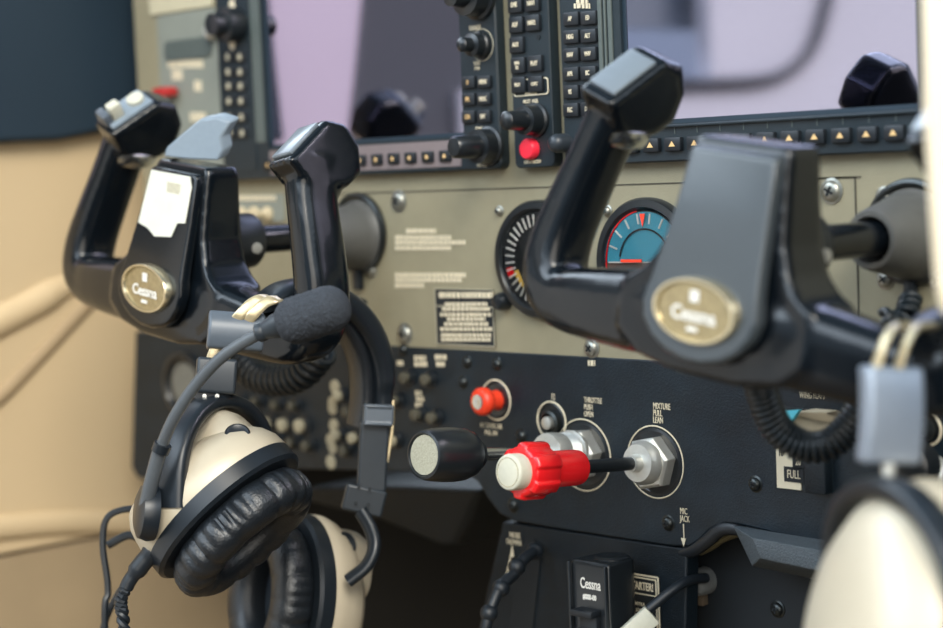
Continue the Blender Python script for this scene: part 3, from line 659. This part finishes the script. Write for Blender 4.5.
# flap selector
F0 = at(785, 412); F1 = at(832, 494)
fl = thing('flap_selector', at(810, 450), 'wing flap selector with tan wedge lever and FULL position plate', 'lever')
x0, x1 = at(779, 450).x, at(833, 450).x; z0, z1 = at(805, 490).z, at(805, 408).z
m = MB(); m.prism([(x0, z0), (x1, z0), (x1, z1), (x0, z1)], -.0012, -.0004); m.build('slot_plate', bezel, fl, smooth=False)
xa, xb = at(779, 480).x, at(803, 480).x
m = MB(); m.prism([(xa, z0), (xb, z0), (xb, z1-.005), (xa, z1-.005)], -.0020, -.0012); pl = m.build('position_plate', white, fl, smooth=False)
m = MB(); q = at(795, 474); m.box((q.x+.001, -.0022, q.z), (.0135, .0006, .0085)); q2 = at(798, 461); m.box((q2.x+.002, -.0022, q2.z+.0015), (.008, .0006, .011)); m.build('black_field', dark, pl, smooth=False)
m = MB(); m.text('FULL', Vector((q.x+.001, -.0027, q.z)), .0068, .62); m.text('20', Vector((q2.x+.002, -.0027, q2.z)), .006, .62); m.build('lettering', white, pl, smooth=False)
m = MB(); m.text('10', Vector((xa+.0035, -.0023, q2.z+.004)), .006, .62); m.build('lettering', dark, pl, smooth=False)
m = MB(); xs0, xs1 = at(806, 470).x, at(813, 470).x; m.box(((xs0+xs1)/2, -.0016, (z0+z1)/2), (xs1-xs0, .0012, z1-z0-.001)); m.build('slot', dark, fl, smooth=False)
m = MB(); xs = at(823, 475).x; m.box((xs, -.004, z0+.011), (.014, .008, .022), bev=.001); m.build('stop_block', blackp, fl)
# wedge lever: tan
q = [at(790, 413, -.02), at(807, 410, -.02), at(828, 412, -.022), at(838, 415, -.01), at(838, 424, -.01), at(812, 436, -.02), at(800, 433, -.024), at(792, 424, -.024)]
m = MB(); c0 = sum(q, Vector())/len(q); m.rings([[c0+(p-c0)*.93+Vector((0, -.001, 0)) for p in q], q, [p+Vector((-.0, .008, 0)) for p in q]])
m.build('lever', mat('lever_tan', (.44, .39, .29), .5, noise=.08), fl, bevel=.0008)
m = MB(); q_ = [at(783, 411, -.026), at(799, 410, -.026), at(789, 424, -.026)]; m.rings([q_, [p+Vector((0, .003, 0)) for p in q_]]); m.build('blue_mark', cyan, fl, smooth=False)

# knee bolster strip lower right
ty = -.012
q = [at(733, 526, -.001), at(905, 553, -.001), at(905, 598, -.004), at(752, 566, -.004)]
f = [at(752, 538, -.020), at(905, 566, -.020), at(905, 590, -.020), at(760, 558, -.020)]
m = MB(); m.rings([[p+Vector((0, .02, 0)) for p in q], q, f]); tag(m.build('knee_bolster', mat('textured_grey_plastic', (.075, .092, .105), .5, noise=.5, nscale=700, bump=1, bscale=900), bevel=.0006), 'textured dark grey padded strip under right side of the black panel', 'padded trim')
# black hose curling beside it
m = MB(); m.tube(cat_rom([at(655, 556, .01), at(690, 551, .004), at(708, 540, .002), at(722, 529, .002), at(742, 530, .004), at(756, 545, .01)], 8), .0042, 12)
tag(m.build('edge_tube', rubber), 'thick black tube curving along the lower panel edge', 'tube')
m = MB(); m.tube(cat_rom([at(700, 551, .01), at(712, 545, .01), at(722, 538, .01), at(738, 532, .012)], 8), .003, 10); tag(m.build('wire_loom', mat('olive_brown_wire', (.10, .085, .04), .5, noise=.3)), 'olive brown wire tucked under the lower panel edge', 'wire')

# ------------------------------------------------------------------ pedestal
py_ = .001
ped = thing('trim_pedestal', (at(590, 600, py_).x, .05, .75), 'black centre pedestal below the panel with nose down trim marking', 'pedestal')
tl, tr, br, bl = at(503, 531, py_), at(687, 556, py_), at(684, 700, py_), at(462, 700, py_)
tl.z = tr.z = .8645
m = MB(); fr = [tl, tr, br, bl]; m.rings([fr, [p+Vector((0, .012, 0)) for p in fr]]); m.build('pedestal_box', blackp, ped, bevel=.0012)
# slot
m = MB(); q = [at(521, 550, py_), at(526, 540, py_), at(534, 539, py_), at(541, 546, py_), at(541, 560, py_), at(530, 660, py_), at(505, 660, py_)]
m.rings([[p+Vector((0, -.0004, 0)) for p in q], [p+Vector((0, -.0008, 0)) for p in q]]); m.build('wheel_slot', dark, ped, smooth=False)
m = MB(); m.text('NOSE', at(515, 535.5, py_-.0009), .0050, .8); m.text('DOWN', at(514, 542.5, py_-.0009), .0050, .8)
a, b = at(512, 552, py_-.0009), at(507, 574, py_-.0009)
m.rings([[a+(b-a)*t+Vector((dx, 0, 0)) for t, dx in ((0, -.0006), (0, .0006), (1, .0006), (1, -.0006))], [a+(b-a)*t+Vector((dx, -.0003, 0)) for t, dx in ((0, -.0006), (0, .0006), (1, .0006), (1, -.0006))]])
m.prism([(a.x-.0018, a.z-.003), (a.x+.0018, a.z-.003), (a.x+.0006, a.z+.005)], a.y-.0003, a.y)
m.build('lettering', white, ped, smooth=False)
# beaded pull rod in the slot
bp = [at(538, 549, -.006), at(524, 559, -.022), at(514, 574, -.032), at(500, 588, -.045), at(488, 618, -.056), at(482, 650, -.06)]
t = thing('beaded_cord', bp[2], 'black beaded cord lying across the slot of the pedestal', 'cord')
m = MB(); m.tube(cat_rom(bp, 6), .0036, 12); m.build('cord', rubber, t)
m = MB()
for px, py, yy in ((535, 551, -.008), (517, 567, -.029), (501, 588, -.044), (489, 613, -.055)): m.ball(at(px, py, yy), .0056, sub=3)
m.build('beads', rubber, t)
# starter placard on pedestal
sx0, sx1 = at(604, 600, py_).x, at(661, 600, py_).x; sz1 = at(640, 573, py_).z; sz0 = sz1-.075
m = MB(); m.prism([(sx0, sz0), (sx1, sz0), (sx1, sz1), (sx0, sz1)], py_-.001, py_); pl = m.build('placard', dark, ped, smooth=False)
m = MB()
for i, w in ((.0008, .0005), (.0026, .0004)):
    a0, a1, b0, b1 = sx0+i, sx1-i, sz0+i, sz1-i
    m.box(((a0+a1)/2, py_-.0012, b1), (a1-a0, .0004, w*2)); m.box((a1, py_-.0012, (b0+b1)/2), (w*2, .0004, b1-b0)); m.box((a0, py_-.0012, (b0+b1)/2), (w*2, .0004, b1-b0))
m.box(((sx0+sx1)/2, py_-.0012, sz1-.0125), (sx1-sx0-.006, .0004, .0006)); 
m.text('STARTER!', Vector((sx1-.0045, py_-.0014, sz1-.0078)), .0068, .66, align='RIGHT', bold=.00012)
zc = sz1-.018
for s_, sz, dx in (('PRE WITH A', .0032, -.012), ('DC STARTER', .0032, -.010), ('STARTER', .0066, -.0035), ('THAN', .0066, -.012), ('DSE', .0066, -.015), ('TO', .0066, -.018)):
    m.text(s_, Vector((sx1+dx, py_-.0014, zc-sz*.3)), sz, .70, align='RIGHT', bold=.0001 if sz > .005 else 0); zc -= sz*1.22
m.build('lettering', white, pl, smooth=False)

# dark footwell side beyond pedestal with jack
rw = thing('footwell_cover', (at(760, 600, .03).x, .03, .80), 'flat black footwell cover right of the pedestal with a cable socket', 'panel')
m = MB(); q = [at(640, 500, .03), at(940, 530, .03), at(960, 760, .03), at(640, 760, .03)]; m.rings([q, [p+Vector((0, .02, 0)) for p in q]]); m.build('cover_plate', dark, rw)
screw(778, 609, .0042, rw, darkmet, .03)
jp = at(706, 578, .02)
t = thing('cable_socket', jp, 'grey round socket taking the hand microphone cable right of the pedestal', 'socket')
m = MB(); m.lathe(at(706, 580, .03), NEG, [(.0085, 0), (.0085, .006), (.0075, .012), (.0055, .014), (.0002, .0145)], 28); m.build('collar', mat('grey_collar', (.16, .17, .17), .5, noise=.2), t)
m = MB(); m.box(at(699, 590, .028), (.010, .006, .018), bev=.001); m.build('bracket', mat('brown_bracket', (.12, .09, .06), .6, noise=.2), t)

# hand microphone
mz0 = at(590, 640, -.045).z
hx0, hx1 = at(571, 590, -.038).x, at(609, 590, -.038).x; hz = at(590, 562, -.038).z
hm = thing('hand_microphone', ((hx0+hx1)/2, -.03, hz-.05), 'black hand microphone with small white lettering clipped to the pedestal', 'microphone')
m = MB()
top = [(hx0, -.038), (hx1, -.038), (hx1, -.018), (hx1-.003, -.012), (hx1-.010, -.008), (hx0+.004, -.010), (hx0, -.018)]
rs = []
for z, k in ((hz-.11, 1), (hz-.003, 1), (hz, .94)):
    cxm = sum(p[0] for p in top)/7; cym = sum(p[1] for p in top)/7
    rs.append([Vector((cxm+(x-cxm)*k, cym+(y-cym)*k, z)) for x, y in top])
m.rings(rs); m.build('body', knobb, hm, bevel=.0015, seg=3)
m = MB()
for x in (hx0+.001, hx1-.001): m.box((x, -.0395, hz-.055), (.0022, .003, .108), bev=.0008)
m.build('edge_rib', knobb, hm)
m = MB(); m.lathe(((hx0+hx1)/2+.003, -.021, hz-.002), (0, 0, 1), [(.011, 0), (.011, .0025), (.009, .0035), (.0075, .0030), (.0002, .0026)], 32); m.build('top_boss', knobb, hm)
xm = (hx0+hx1)/2
m = MB(); m.text('Cessna', Vector((xm+.001, -.0385, hz-.0135)), .0092, .62, bold=.00012); m.text('#000-00', Vector((xm, -.0385, hz-.0215)), .0045, .7, bold=.00015); m.build('lettering', white2, hm, smooth=False)
m = MB(); m.box((xm, -.0425, hz-.030), (.017, .009, .004), bev=.0008); m.box((xm+.001, -.0400, hz-.066), (.014, .004, .070), bev=.001)
for k in range(9): m.box((xm+.001, -.0425, hz-.040-k*.006), (.0135, .0020, .0012), bev=.0004)
m.build('talk_switch', keym, hm)
# its cable with white tag
cp = [at(706, 578, .018), at(690, 580, .004), at(674, 589, -.008), at(655, 604, -.018), at(637, 620, -.026), at(615, 645, -.034)]
t = thing('microphone_cable', cp[0], 'thin black cable with a white tag running from the grey socket', 'cable')
m = MB(); m.tube(cat_rom(cp, 8), .0031, 12); m.build('cable', rubber, t)
a, b = at(650, 609, -.02), at(628, 629, -.03); d = (b-a).normalized(); u_, v_, n_ = frame(d)
m = MB(); c = at(636, 629, -.030); M_ = Matrix((d, cd(.7, .7, 0)*1, cd(0, 0, 1))).transposed()
e2 = (cd(.75, .66, 0)-d*cd(.75, .66, 0).dot(d)).normalized(); M_ = Matrix((d, e2, d.cross(e2))).transposed()
m.box(c, (.026, .0125, .0070), M_, bev=.001); tg = m.build('tag', offwhite, t)
m = MB(); m.text('MIC', c-d.cross(e2)*(.0042 if d.cross(e2).dot(FW) > 0 else -.0042)+e2*.002+d*.004, .008, .7, M=Matrix((-e2, d, -d.cross(e2) if False else e2.cross(d)*-1)).transposed() if False else M_); m.build('tag_print', dark, tg, smooth=False)

# ------------------------------------------------------------------ headsets
def ear_cup(root, o, mv, nv, flip=1, sc=1.0, wr=1.0, house=True):
    mv = mv.normalized(); nv = (nv - mv*nv.dot(mv)).normalized(); vv = mv.cross(nv)
    def L(a, b, c): return o + (mv*a + vv*b + nv*c)*sc
    def ell(a, b, c, seg=64, om=0): return [L(a*math.cos(2*math.pi*k/seg)+om, b*math.sin(2*math.pi*k/seg), c) for k in range(seg)]
    def se(a, b, c, e, seg=64, om=0):
        r = []
        for k in range(seg):
            t = 2*math.pi*k/seg; x, y = math.cos(t), math.sin(t)
            r.append(L(math.copysign(abs(x)**e, x)*a+om, math.copysign(abs(y)**e, y)*b, c))
        return r
    m = MB(); m.rings([ell(.051, .041, .001), ell(.0525, .042, -.003), ell(.0520, .0415, -.009), ell(.0500, .0398, -.016, om=-.001), ell(.0465, .0370, -.023, om=-.003), ell(.040, .032, -.029, om=-.006), ell(.028, .024, -.0325, om=-.010), ell(.004, .004, -.034, om=-.010)])
    shell = m.build('ear_cup', shellm, root)
    if house:
        m = MB(); m.rings([se(.0235, .0235, -.012, .62, om=.022), se(.0225, .0225, -.032, .62, om=.021), se(.0205, .0205, -.0395, .65, om=.019), se(.017, .017, -.042, .7, om=.018)]); m.build('housing', shellm, shell, bevel=.0008)
        sg = 1 if (ROT.transposed() @ vv).z < 0 else -1; s0 = L(.0370, sg*.0222, -.0165); dn = (mv*.45-nv*.15+vv*sg*.8).normalized()
        m = MB(); m.lathe(s0, dn, [(.0075, -.002), (.0075, .0012), (.0062, .0020), (.0045, .0012), (.0002, .0012)], 28); m.build('adjuster', hsblack, shell)
    m = MB(); m.rings([ell(.0500, .0400, -.001), ell(.0528, .0423, .000), ell(.0528, .0423, .0090), ell(.0505, .0402, .0110), ell(.040, .030, .0110), ell(.038, .028, .007)]); ring = m.build('cup_ring', hsblack, root)
    # wrinkled leather cushion
    m = MB(); rs = []; SEG = 220; SEC = 22; random.seed(3)
    for k in range(SEG):
        t = 2*math.pi*k/SEG
        w = .5+.5*math.cos(t*30 + 2.6*math.sin(t*4)+1.5*math.sin(t*9)); w2 = .5+.5*math.cos(t*13+2*math.sin(3*t+1))
        ring_ = []
        for q in range(SEC):
            a = 2*math.pi*q/SEC; ca, sa = math.cos(a), math.sin(a)
            rr = .0130; hh = .0130
            pu = max(0, ca)                          # outer side
            al = a if a < math.pi else a-2*math.pi
            dep = wr*(.0024*(w**3)*(.5+.5*w2)*1.3*math.exp(-((al+.10)/.55)**2) + .0010*w2*pu + .0012*(w2**4)*math.exp(-((al-1.5)/.5)**2))
            r = 1 - dep/.0125
            x = (.0360+rr*ca*r); y = (.0265+rr*ca*r)
            ring_.append(L(x*math.cos(t), y*math.sin(t), .0225+hh*math.copysign(abs(sa)**.8, sa)*r))
        rs.append(ring_)
    m.rings(rs, closed=True); m.build('ear_cushion', leather, root)
    m = MB(); m.rings([ell(.030, .021, .012), ell(.030, .021, .017), ell(.002, .002, .0175)]); m.build('ear_lining', hsdgrey, root)
    return L, vv
def fork(root, c, v, q, hw, ln, w=.0075, th=.0042, sides=(1, 1)):
    v = v.normalized(); q = (q - v*q.dot(v)).normalized(); pts = []
    for k in range(0, 25):
        a = math.pi*k/24; x = -math.cos(a)*hw; h = math.sin(a)**.75*ln
        pts.append(c + v*x + q*h)
    pts = [c - v*hw - q*.006] + pts + [c + v*hw - q*.006]
    m = MB(); n = v.cross(q); m.tube(pts, w, 14, ry=th, up=n, power=.6); f = m.build('yoke_fork', hsblack, root)
    for s in (-1, 1):
        m = MB(); m.lathe(c + v*s*(hw-.007), v*s, [(.0085, 0), (.0085, .008), (.007, .010), (.0002, .0105)], 24); m.build('pivot', hsblack, f)
    return f, c + q*ln
# ---- headset on left yoke (sharp one)
hs = thing('headset', PZ(265, 310, 1.15), 'champagne and black headset with foam microphone hanging on the left yoke', 'headset')
Z1 = 1.115
mv = cd(.73, -.68, .03); nv = cd(.66, .68, -.30)
L1, vv = ear_cup(hs, PZ(220, 505, Z1), mv, nv)
nv = (nv - mv*nv.dot(mv)).normalized()
vn = vv if (ROT.transposed() @ vv).z < 0 else -vv      # toward the camera
pc = L1(-.010, 0, -.020)
fk, apex = fork(hs, PZ(219, 497, 1.122), cd(-.50, -.08, -.85), cd(-.02, -1, .06), .0450, .0565, .0108, .0048)
# slider blocks and rods up to the band
def plate(root, name, p, ux, uy, size, mt, bend=0, bev=.0018):
    ux = ux.normalized(); uy = (uy-ux*uy.dot(ux)).normalized(); uz = ux.cross(uy)
    m = MB(); w, h, d = size; N = 8; rs = []
    for k in range(N+1):
        s = -1+2*k/N; y = s*h/2; off = -bend*(s*s)
        sg = 1 if uz.dot(FW) < 0 else -1
        c = p + uy*y + uz*sg*off
        rs.append([c+ux*a*w/2+uz*b*d/2 for a, b in ((-1, -1), (1, -1), (1, 1), (-1, 1))])
    m.rings(rs); return m.build(name, mt, root, bevel=bev, seg=3)
ux = cd(.98, .08, .18); 
b1 = plate(hs, 'slider', PZ(216, 376, 1.118), ux, cd(.18, -1, .1), (.0235, .021, .014), hsdgrey, .001)
m = MB(); m.tube([PZ(206, 402, 1.118), PZ(212, 388, 1.118)], .012, 14, ry=.005, up=ux, power=.6); m.build('fork_stem', hsblack, hs)
for dx in (-3.5, 3.5):
    m = MB(); m.lathe(PZ(211+dx*1.8, 396, 1.112), -FW, [(.0013, 0), (.0013, .0012), (.0001, .0013)], 12); m.build('rivet', nickel, hs)
b2 = plate(hs, 'slider', PZ(236, 331, 1.118), ux, cd(.45, -1, .25), (.0330, .0225, .012), hsgrey, .004)
for dx in (0, 13):
    m = MB(); m.tube(cat_rom([PZ(208+dx, 372, 1.119), PZ(214+dx, 352, 1.117), PZ(227+dx, 330, 1.119), PZ(240+dx, 315, 1.115), PZ(252+dx, 303, 1.118), PZ(266+dx*.9, 298+dx*.1, 1.125), PZ(280+dx, 300, 1.15)], 6), .0032, 12, ry=.0012, up=cd(.8, .5, .1), power=.6); m.build('wire_rod', brass, hs)
# padded band over the bar and down the far side
bandp = [PZ(262, 306, 1.130), PZ(283, 292, 1.145), PZ(312, 290, 1.158), PZ(342, 302, 1.172), PZ(364, 325, 1.184), PZ(377, 355, 1.193), PZ(380, 388, 1.198), PZ(377, 420, 1.20), PZ(371, 455, 1.20)]
cr = cat_rom(bandp, 6); n_ = len(cr)
m = MB(); m.tube(cr, [.0125 if i < n_*.72 else .0105-.003*(i/n_-.72) for i in range(n_)], 16, ry=[.0045+.0035*math.sin(math.pi*min(1, i/n_*1.1)) for i in range(n_)], up=cd(.75, 0, -.3) if False else cd(.55, .1, -.8), power=.7); m.build('headband', hsblack, hs)
m = MB(); m.tube(cat_rom([p + cd(-1, .3, 0)*.012 for p in bandp[3:8]], 5), .011, 14, ry=.005, up=cd(.55, .1, -.8), power=.7); m.build('band_pad', leather, hs)
plate(hs, 'slider', PZ(378, 415, 1.188), cd(1, .05, .2), cd(.02, -1, 0), (.0190, .0135, .010), hsgrey)
plate(hs, 'slider_arm', PZ(373, 456, 1.192), cd(1, .05, .2), cd(.12, -1, 0), (.0185, .045, .006), hsdgrey)
m = MB(); m.tube(cat_rom([PZ(393, 400, 1.196), PZ(392, 430, 1.196), PZ(387, 462, 1.196)], 5), .0012, 8); m.build('brass_edge', brass, hs)
plate(hs, 'hinge', PZ(364, 500, 1.192), cd(1, .25, .2), cd(.3, -1, 0), (.026, .017, .008), hsdgrey)
for px, py in ((359, 487), (370, 489), (356, 503), (368, 505)):
    m = MB(); m.lathe(PZ(px, py, 1.186), -FW, [(.0011, 0), (.0011, .0012), (.0001, .0013)], 10); m.build('rivet', dark, hs)
L2, v2 = ear_cup(hs, PZ(300, 596, 1.215), cd(.10, -1, .05), cd(-.80, -.06, -.60), wr=.5)
m = MB(); m.tube(cat_rom([PZ(361, 512, 1.19), PZ(371, 530, 1.185), PZ(374, 548, 1.18), PZ(366, 566, 1.178), PZ(348, 581, 1.178)], 6), .0052, 12, ry=.0038); m.build('yoke_fork', hsblack, hs)
# boom and microphone
bj = PZ(145, 511, 1.085)
m = MB(); m.lathe(bj + cd(.9, .2, .3)*.006, cd(-.95, -.1, -.35), [(.016, 0), (.0165, .004), (.015, .009), (.010, .011), (.0002, .0115)], 32); m.build('boom_pivot', hsblack, hs)
bp = cat_rom([PZ(146, 506, 1.078), PZ(152, 480, 1.073), PZ(161, 448, 1.068), PZ(175, 416, 1.06), PZ(197, 383, 1.055), PZ(222, 357, 1.05), PZ(246, 341, 1.047), PZ(266, 331, 1.044)], 8)
m = MB(); m.tube(bp, [.0043]*17+[.0034]*(len(bp)-17), 14); m.build('boom', mat('boom_grey', (.075, .085, .095), .4, noise=.08), hs)
m = MB(); m.tube([PZ(160, 452, 1.068), PZ(163, 444, 1.067)], .0052, 14); m.build('boom_joint', hsblack, hs)
a, b = PZ(257, 333.5, 1.045), PZ(286, 322, 1.040)
m = MB(); m.lathe(a, b-a, [(.0045, 0), (.0055, .001), (.0055, .004), (.0050, .005), (.0070, .012), (.0075, .018)], 24); m.build('mic_housing', hsdgrey, hs)
a, b = PZ(281, 325, 1.041), PZ(349, 303, 1.030); ln = (b-a).length
pr = []
for k in range(61):
    s = k/60; x = s*ln
    r = .0132*min(1, (1-(max(0, .22-s)/.22)**2.2*.35))*(max(0, 1-((max(0, s-.70)/.30)**2))**.5 if s > .7 else 1)
    pr.append((max(.0003, r), x))
pr = [(.0085, 0)] + pr
m = MB(); m.lathe(a, b-a, pr, 90, ex=.98, fn=lambda t, h: 1+random.uniform(-.035, .035)); m.build('mic_foam', foamm, hs, angle=180)
# cable boot and twisted cable
m = MB(); m.tube(cat_rom([PZ(153, 551, 1.10), PZ(141, 565, 1.10), PZ(130, 580, 1.10), PZ(126, 588, 1.10)], 5), [.0062]*2+[.0055]*6+[.0042]*8, 14); m.build('cable_boot', rubber, hs)
m = MB(); m.box(PZ(153, 549, 1.10), (.006, .006, .006), bev=.001); m.build('boot_tab', shellm, hs)
cl = cat_rom([PZ(128, 584, 1.10), PZ(121, 600, 1.10), PZ(123, 618, 1.10), PZ(128, 660, 1.10)], 12)
for ph in (0, math.pi):
    m = MB(); pts = [p + (cd(1, 0, 0)*math.cos(i*.9+ph)+cd(0, 0, 1)*math.sin(i*.9+ph))*.0021 for i, p in enumerate(cl)]; m.tube(pts, .0021, 8); m.build('cable', rubber, hs)
# hanging background cables by the tan wall
m = MB(); m.tube(cat_rom([PZ(150, 508, 1.2), PZ(122, 510, 1.2), PZ(106, 520, 1.2), PZ(103, 548, 1.2), PZ(108, 590, 1.2), PZ(106, 660, 1.2), PZ(106, 660, 1.2)+Vector((0, 0, -.285))], 8), .0022, 8)
m.tube(cat_rom([PZ(152, 545, 1.21), PZ(130, 535, 1.21), PZ(108, 545, 1.21)], 8), .0028, 8); m.tube(cat_rom([PZ(146, 570, 1.21), PZ(122, 588, 1.21), PZ(104, 625, 1.21), PZ(100, 660, 1.21)], 8), .0022, 8)
tag(m.build('loose_cable', rubber), 'thin black cables looping in front of tan side wall below left yoke', 'cable')

# ---- near headset at lower right
h2 = thing('headset', PZ(905, 330, .83), 'large blurred champagne headset at lower right hanging on the right yoke', 'headset')
L3, v3 = ear_cup(h2, PZ(928, 642, .795), cd(.14, -1, .1), cd(.96, .10, .24), wr=.5, sc=1.30, house=False)
v3n = v3 if (ROT.transposed() @ v3).z < 0 else -v3
fork(h2, L3(.006, 0, -.010), v3n, cd(-.16, -1, .05), .0575, .056, .0068, .0045)
plate(h2, 'slider', PZ(892, 415, .80), cd(.98, .03, .2), cd(.10, -1, .02), (.0250, .0410, .012), mat('silver_slider', (.30, .34, .40), .3, .35, noise=.06), .003)
m = MB(); m.tube([PZ(889, 460, .80), PZ(887, 495, .80)], .0028, 10); m.build('fork_stem', nickel, h2)
for px0, px1 in ((876, 903), (898, 925)):
    m = MB(); m.tube(cat_rom([PZ(px0, 368, .80), PZ(px0+8, 344, .80), PZ(px0+16, 330, .805), PZ(px1, 326, .815), PZ(px1+18, 328, .84)], 6), .0042, 12, ry=.002, up=FW.copy()); m.build('wire_rod', brass, h2)
m = MB(); m.tube(cat_rom([PZ(915, 345, .83), PZ(945, 322, .84), PZ(985, 330, .86), PZ(1030, 380, .88), PZ(1050, 470, .89)], 6), .014, 14, ry=.007, up=cd(.4, 0, -.9), power=.7); m.build('headband', hsblack, h2)

# cream door post at the right edge
m = MB(); q = [PZ(919, -60, .72), PZ(922, 110, .72), PZ(927, 200, .72), PZ(933, 285, .72), PZ(941, 318, .72), PZ(1010, 330, .70), PZ(1010, -60, .70)]
m.rings([q, [p + cd(.5, 0, 1)*.03 for p in q]]); tag(struct(m.build('trim_4', postm, bevel=.004, seg=3)))

# ------------------------------------------------------------------ light
w = bpy.data.worlds.new('sky'); SC.world = w; w.use_nodes = True; nt = w.node_tree; bg = nt.nodes['Background']
tc = nt.nodes.new('ShaderNodeTexCoord'); sp_ = nt.nodes.new('ShaderNodeSeparateXYZ'); nt.links.new(tc.outputs['Generated'], sp_.inputs[0])
cr_ = nt.nodes.new('ShaderNodeValToRGB'); mr = nt.nodes.new('ShaderNodeMapRange'); mr.inputs['From Min'].default_value = -1; mr.inputs['From Max'].default_value = 1
nt.links.new(sp_.outputs['Z'], mr.inputs['Value']); nt.links.new(mr.outputs['Result'], cr_.inputs['Fac']); nt.links.new(cr_.outputs['Color'], bg.inputs['Color'])
e = cr_.color_ramp.elements; e[0].position = .30; e[0].color = (.05, .045, .035, 1); e[1].position = 1; e[1].color = (.20, .28, .36, 1)
for ps, c in ((.46, (.07, .08, .085)), (.52, (.26, .32, .37)), (.64, (.34, .43, .52)), (.70, (3.3, 3.85, 4.4)), (.84, (3.3, 3.85, 4.4)), (.89, (.20, .28, .36))):
    k = e.new(ps); k.color = (*c, 1)
mx = nt.nodes.new('ShaderNodeMapRange'); mx.inputs['From Min'].default_value = -.5; mx.inputs['From Max'].default_value = .6; mx.inputs['To Min'].default_value = 1.7; mx.inputs['To Max'].default_value = .55
nt.links.new(sp_.outputs['X'], mx.inputs['Value'])
vm = nt.nodes.new('ShaderNodeVectorMath'); vm.operation = 'SCALE'; nt.links.new(cr_.outputs['Color'], vm.inputs[0]); nt.links.new(mx.outputs['Result'], vm.inputs['Scale']); 
dt = nt.nodes.new('ShaderNodeVectorMath'); dt.operation = 'DOT_PRODUCT'; dt.inputs[1].default_value = Vector((.70, -.68, .22)).normalized(); nt.links.new(tc.outputs['Generated'], dt.inputs[0])
m2 = nt.nodes.new('ShaderNodeMapRange'); m2.inputs['From Min'].default_value = .90; m2.inputs['From Max'].default_value = .97; m2.inputs['To Max'].default_value = 3.2; nt.links.new(dt.outputs['Value'], m2.inputs['Value'])
cb = nt.nodes.new('ShaderNodeVectorMath'); cb.operation = 'SCALE'; cb.inputs[0].default_value = (1, .93, .82); nt.links.new(m2.outputs['Result'], cb.inputs['Scale'])
ad = nt.nodes.new('ShaderNodeVectorMath'); ad.operation = 'ADD'; nt.links.new(vm.outputs[0], ad.inputs[0]); nt.links.new(cb.outputs[0], ad.inputs[1]); nt.links.new(ad.outputs[0], bg.inputs['Color'])
bg.inputs['Strength'].default_value = 1.0
sun = bpy.data.lights.new('sun', 'SUN'); sun.energy = 2.6; sun.angle = math.radians(25); sun.color = (1, .93, .80)
so = bpy.data.objects.new('sun', sun); COL.objects.link(so); so.rotation_euler = Vector((-.62, .45, -.62)).to_track_quat('-Z', 'Y').to_euler()
vs = SC.view_settings; vs.view_transform = 'Standard'; vs.look = 'None'; vs.exposure = .0; vs.gamma = 1; vs.use_curve_mapping = False
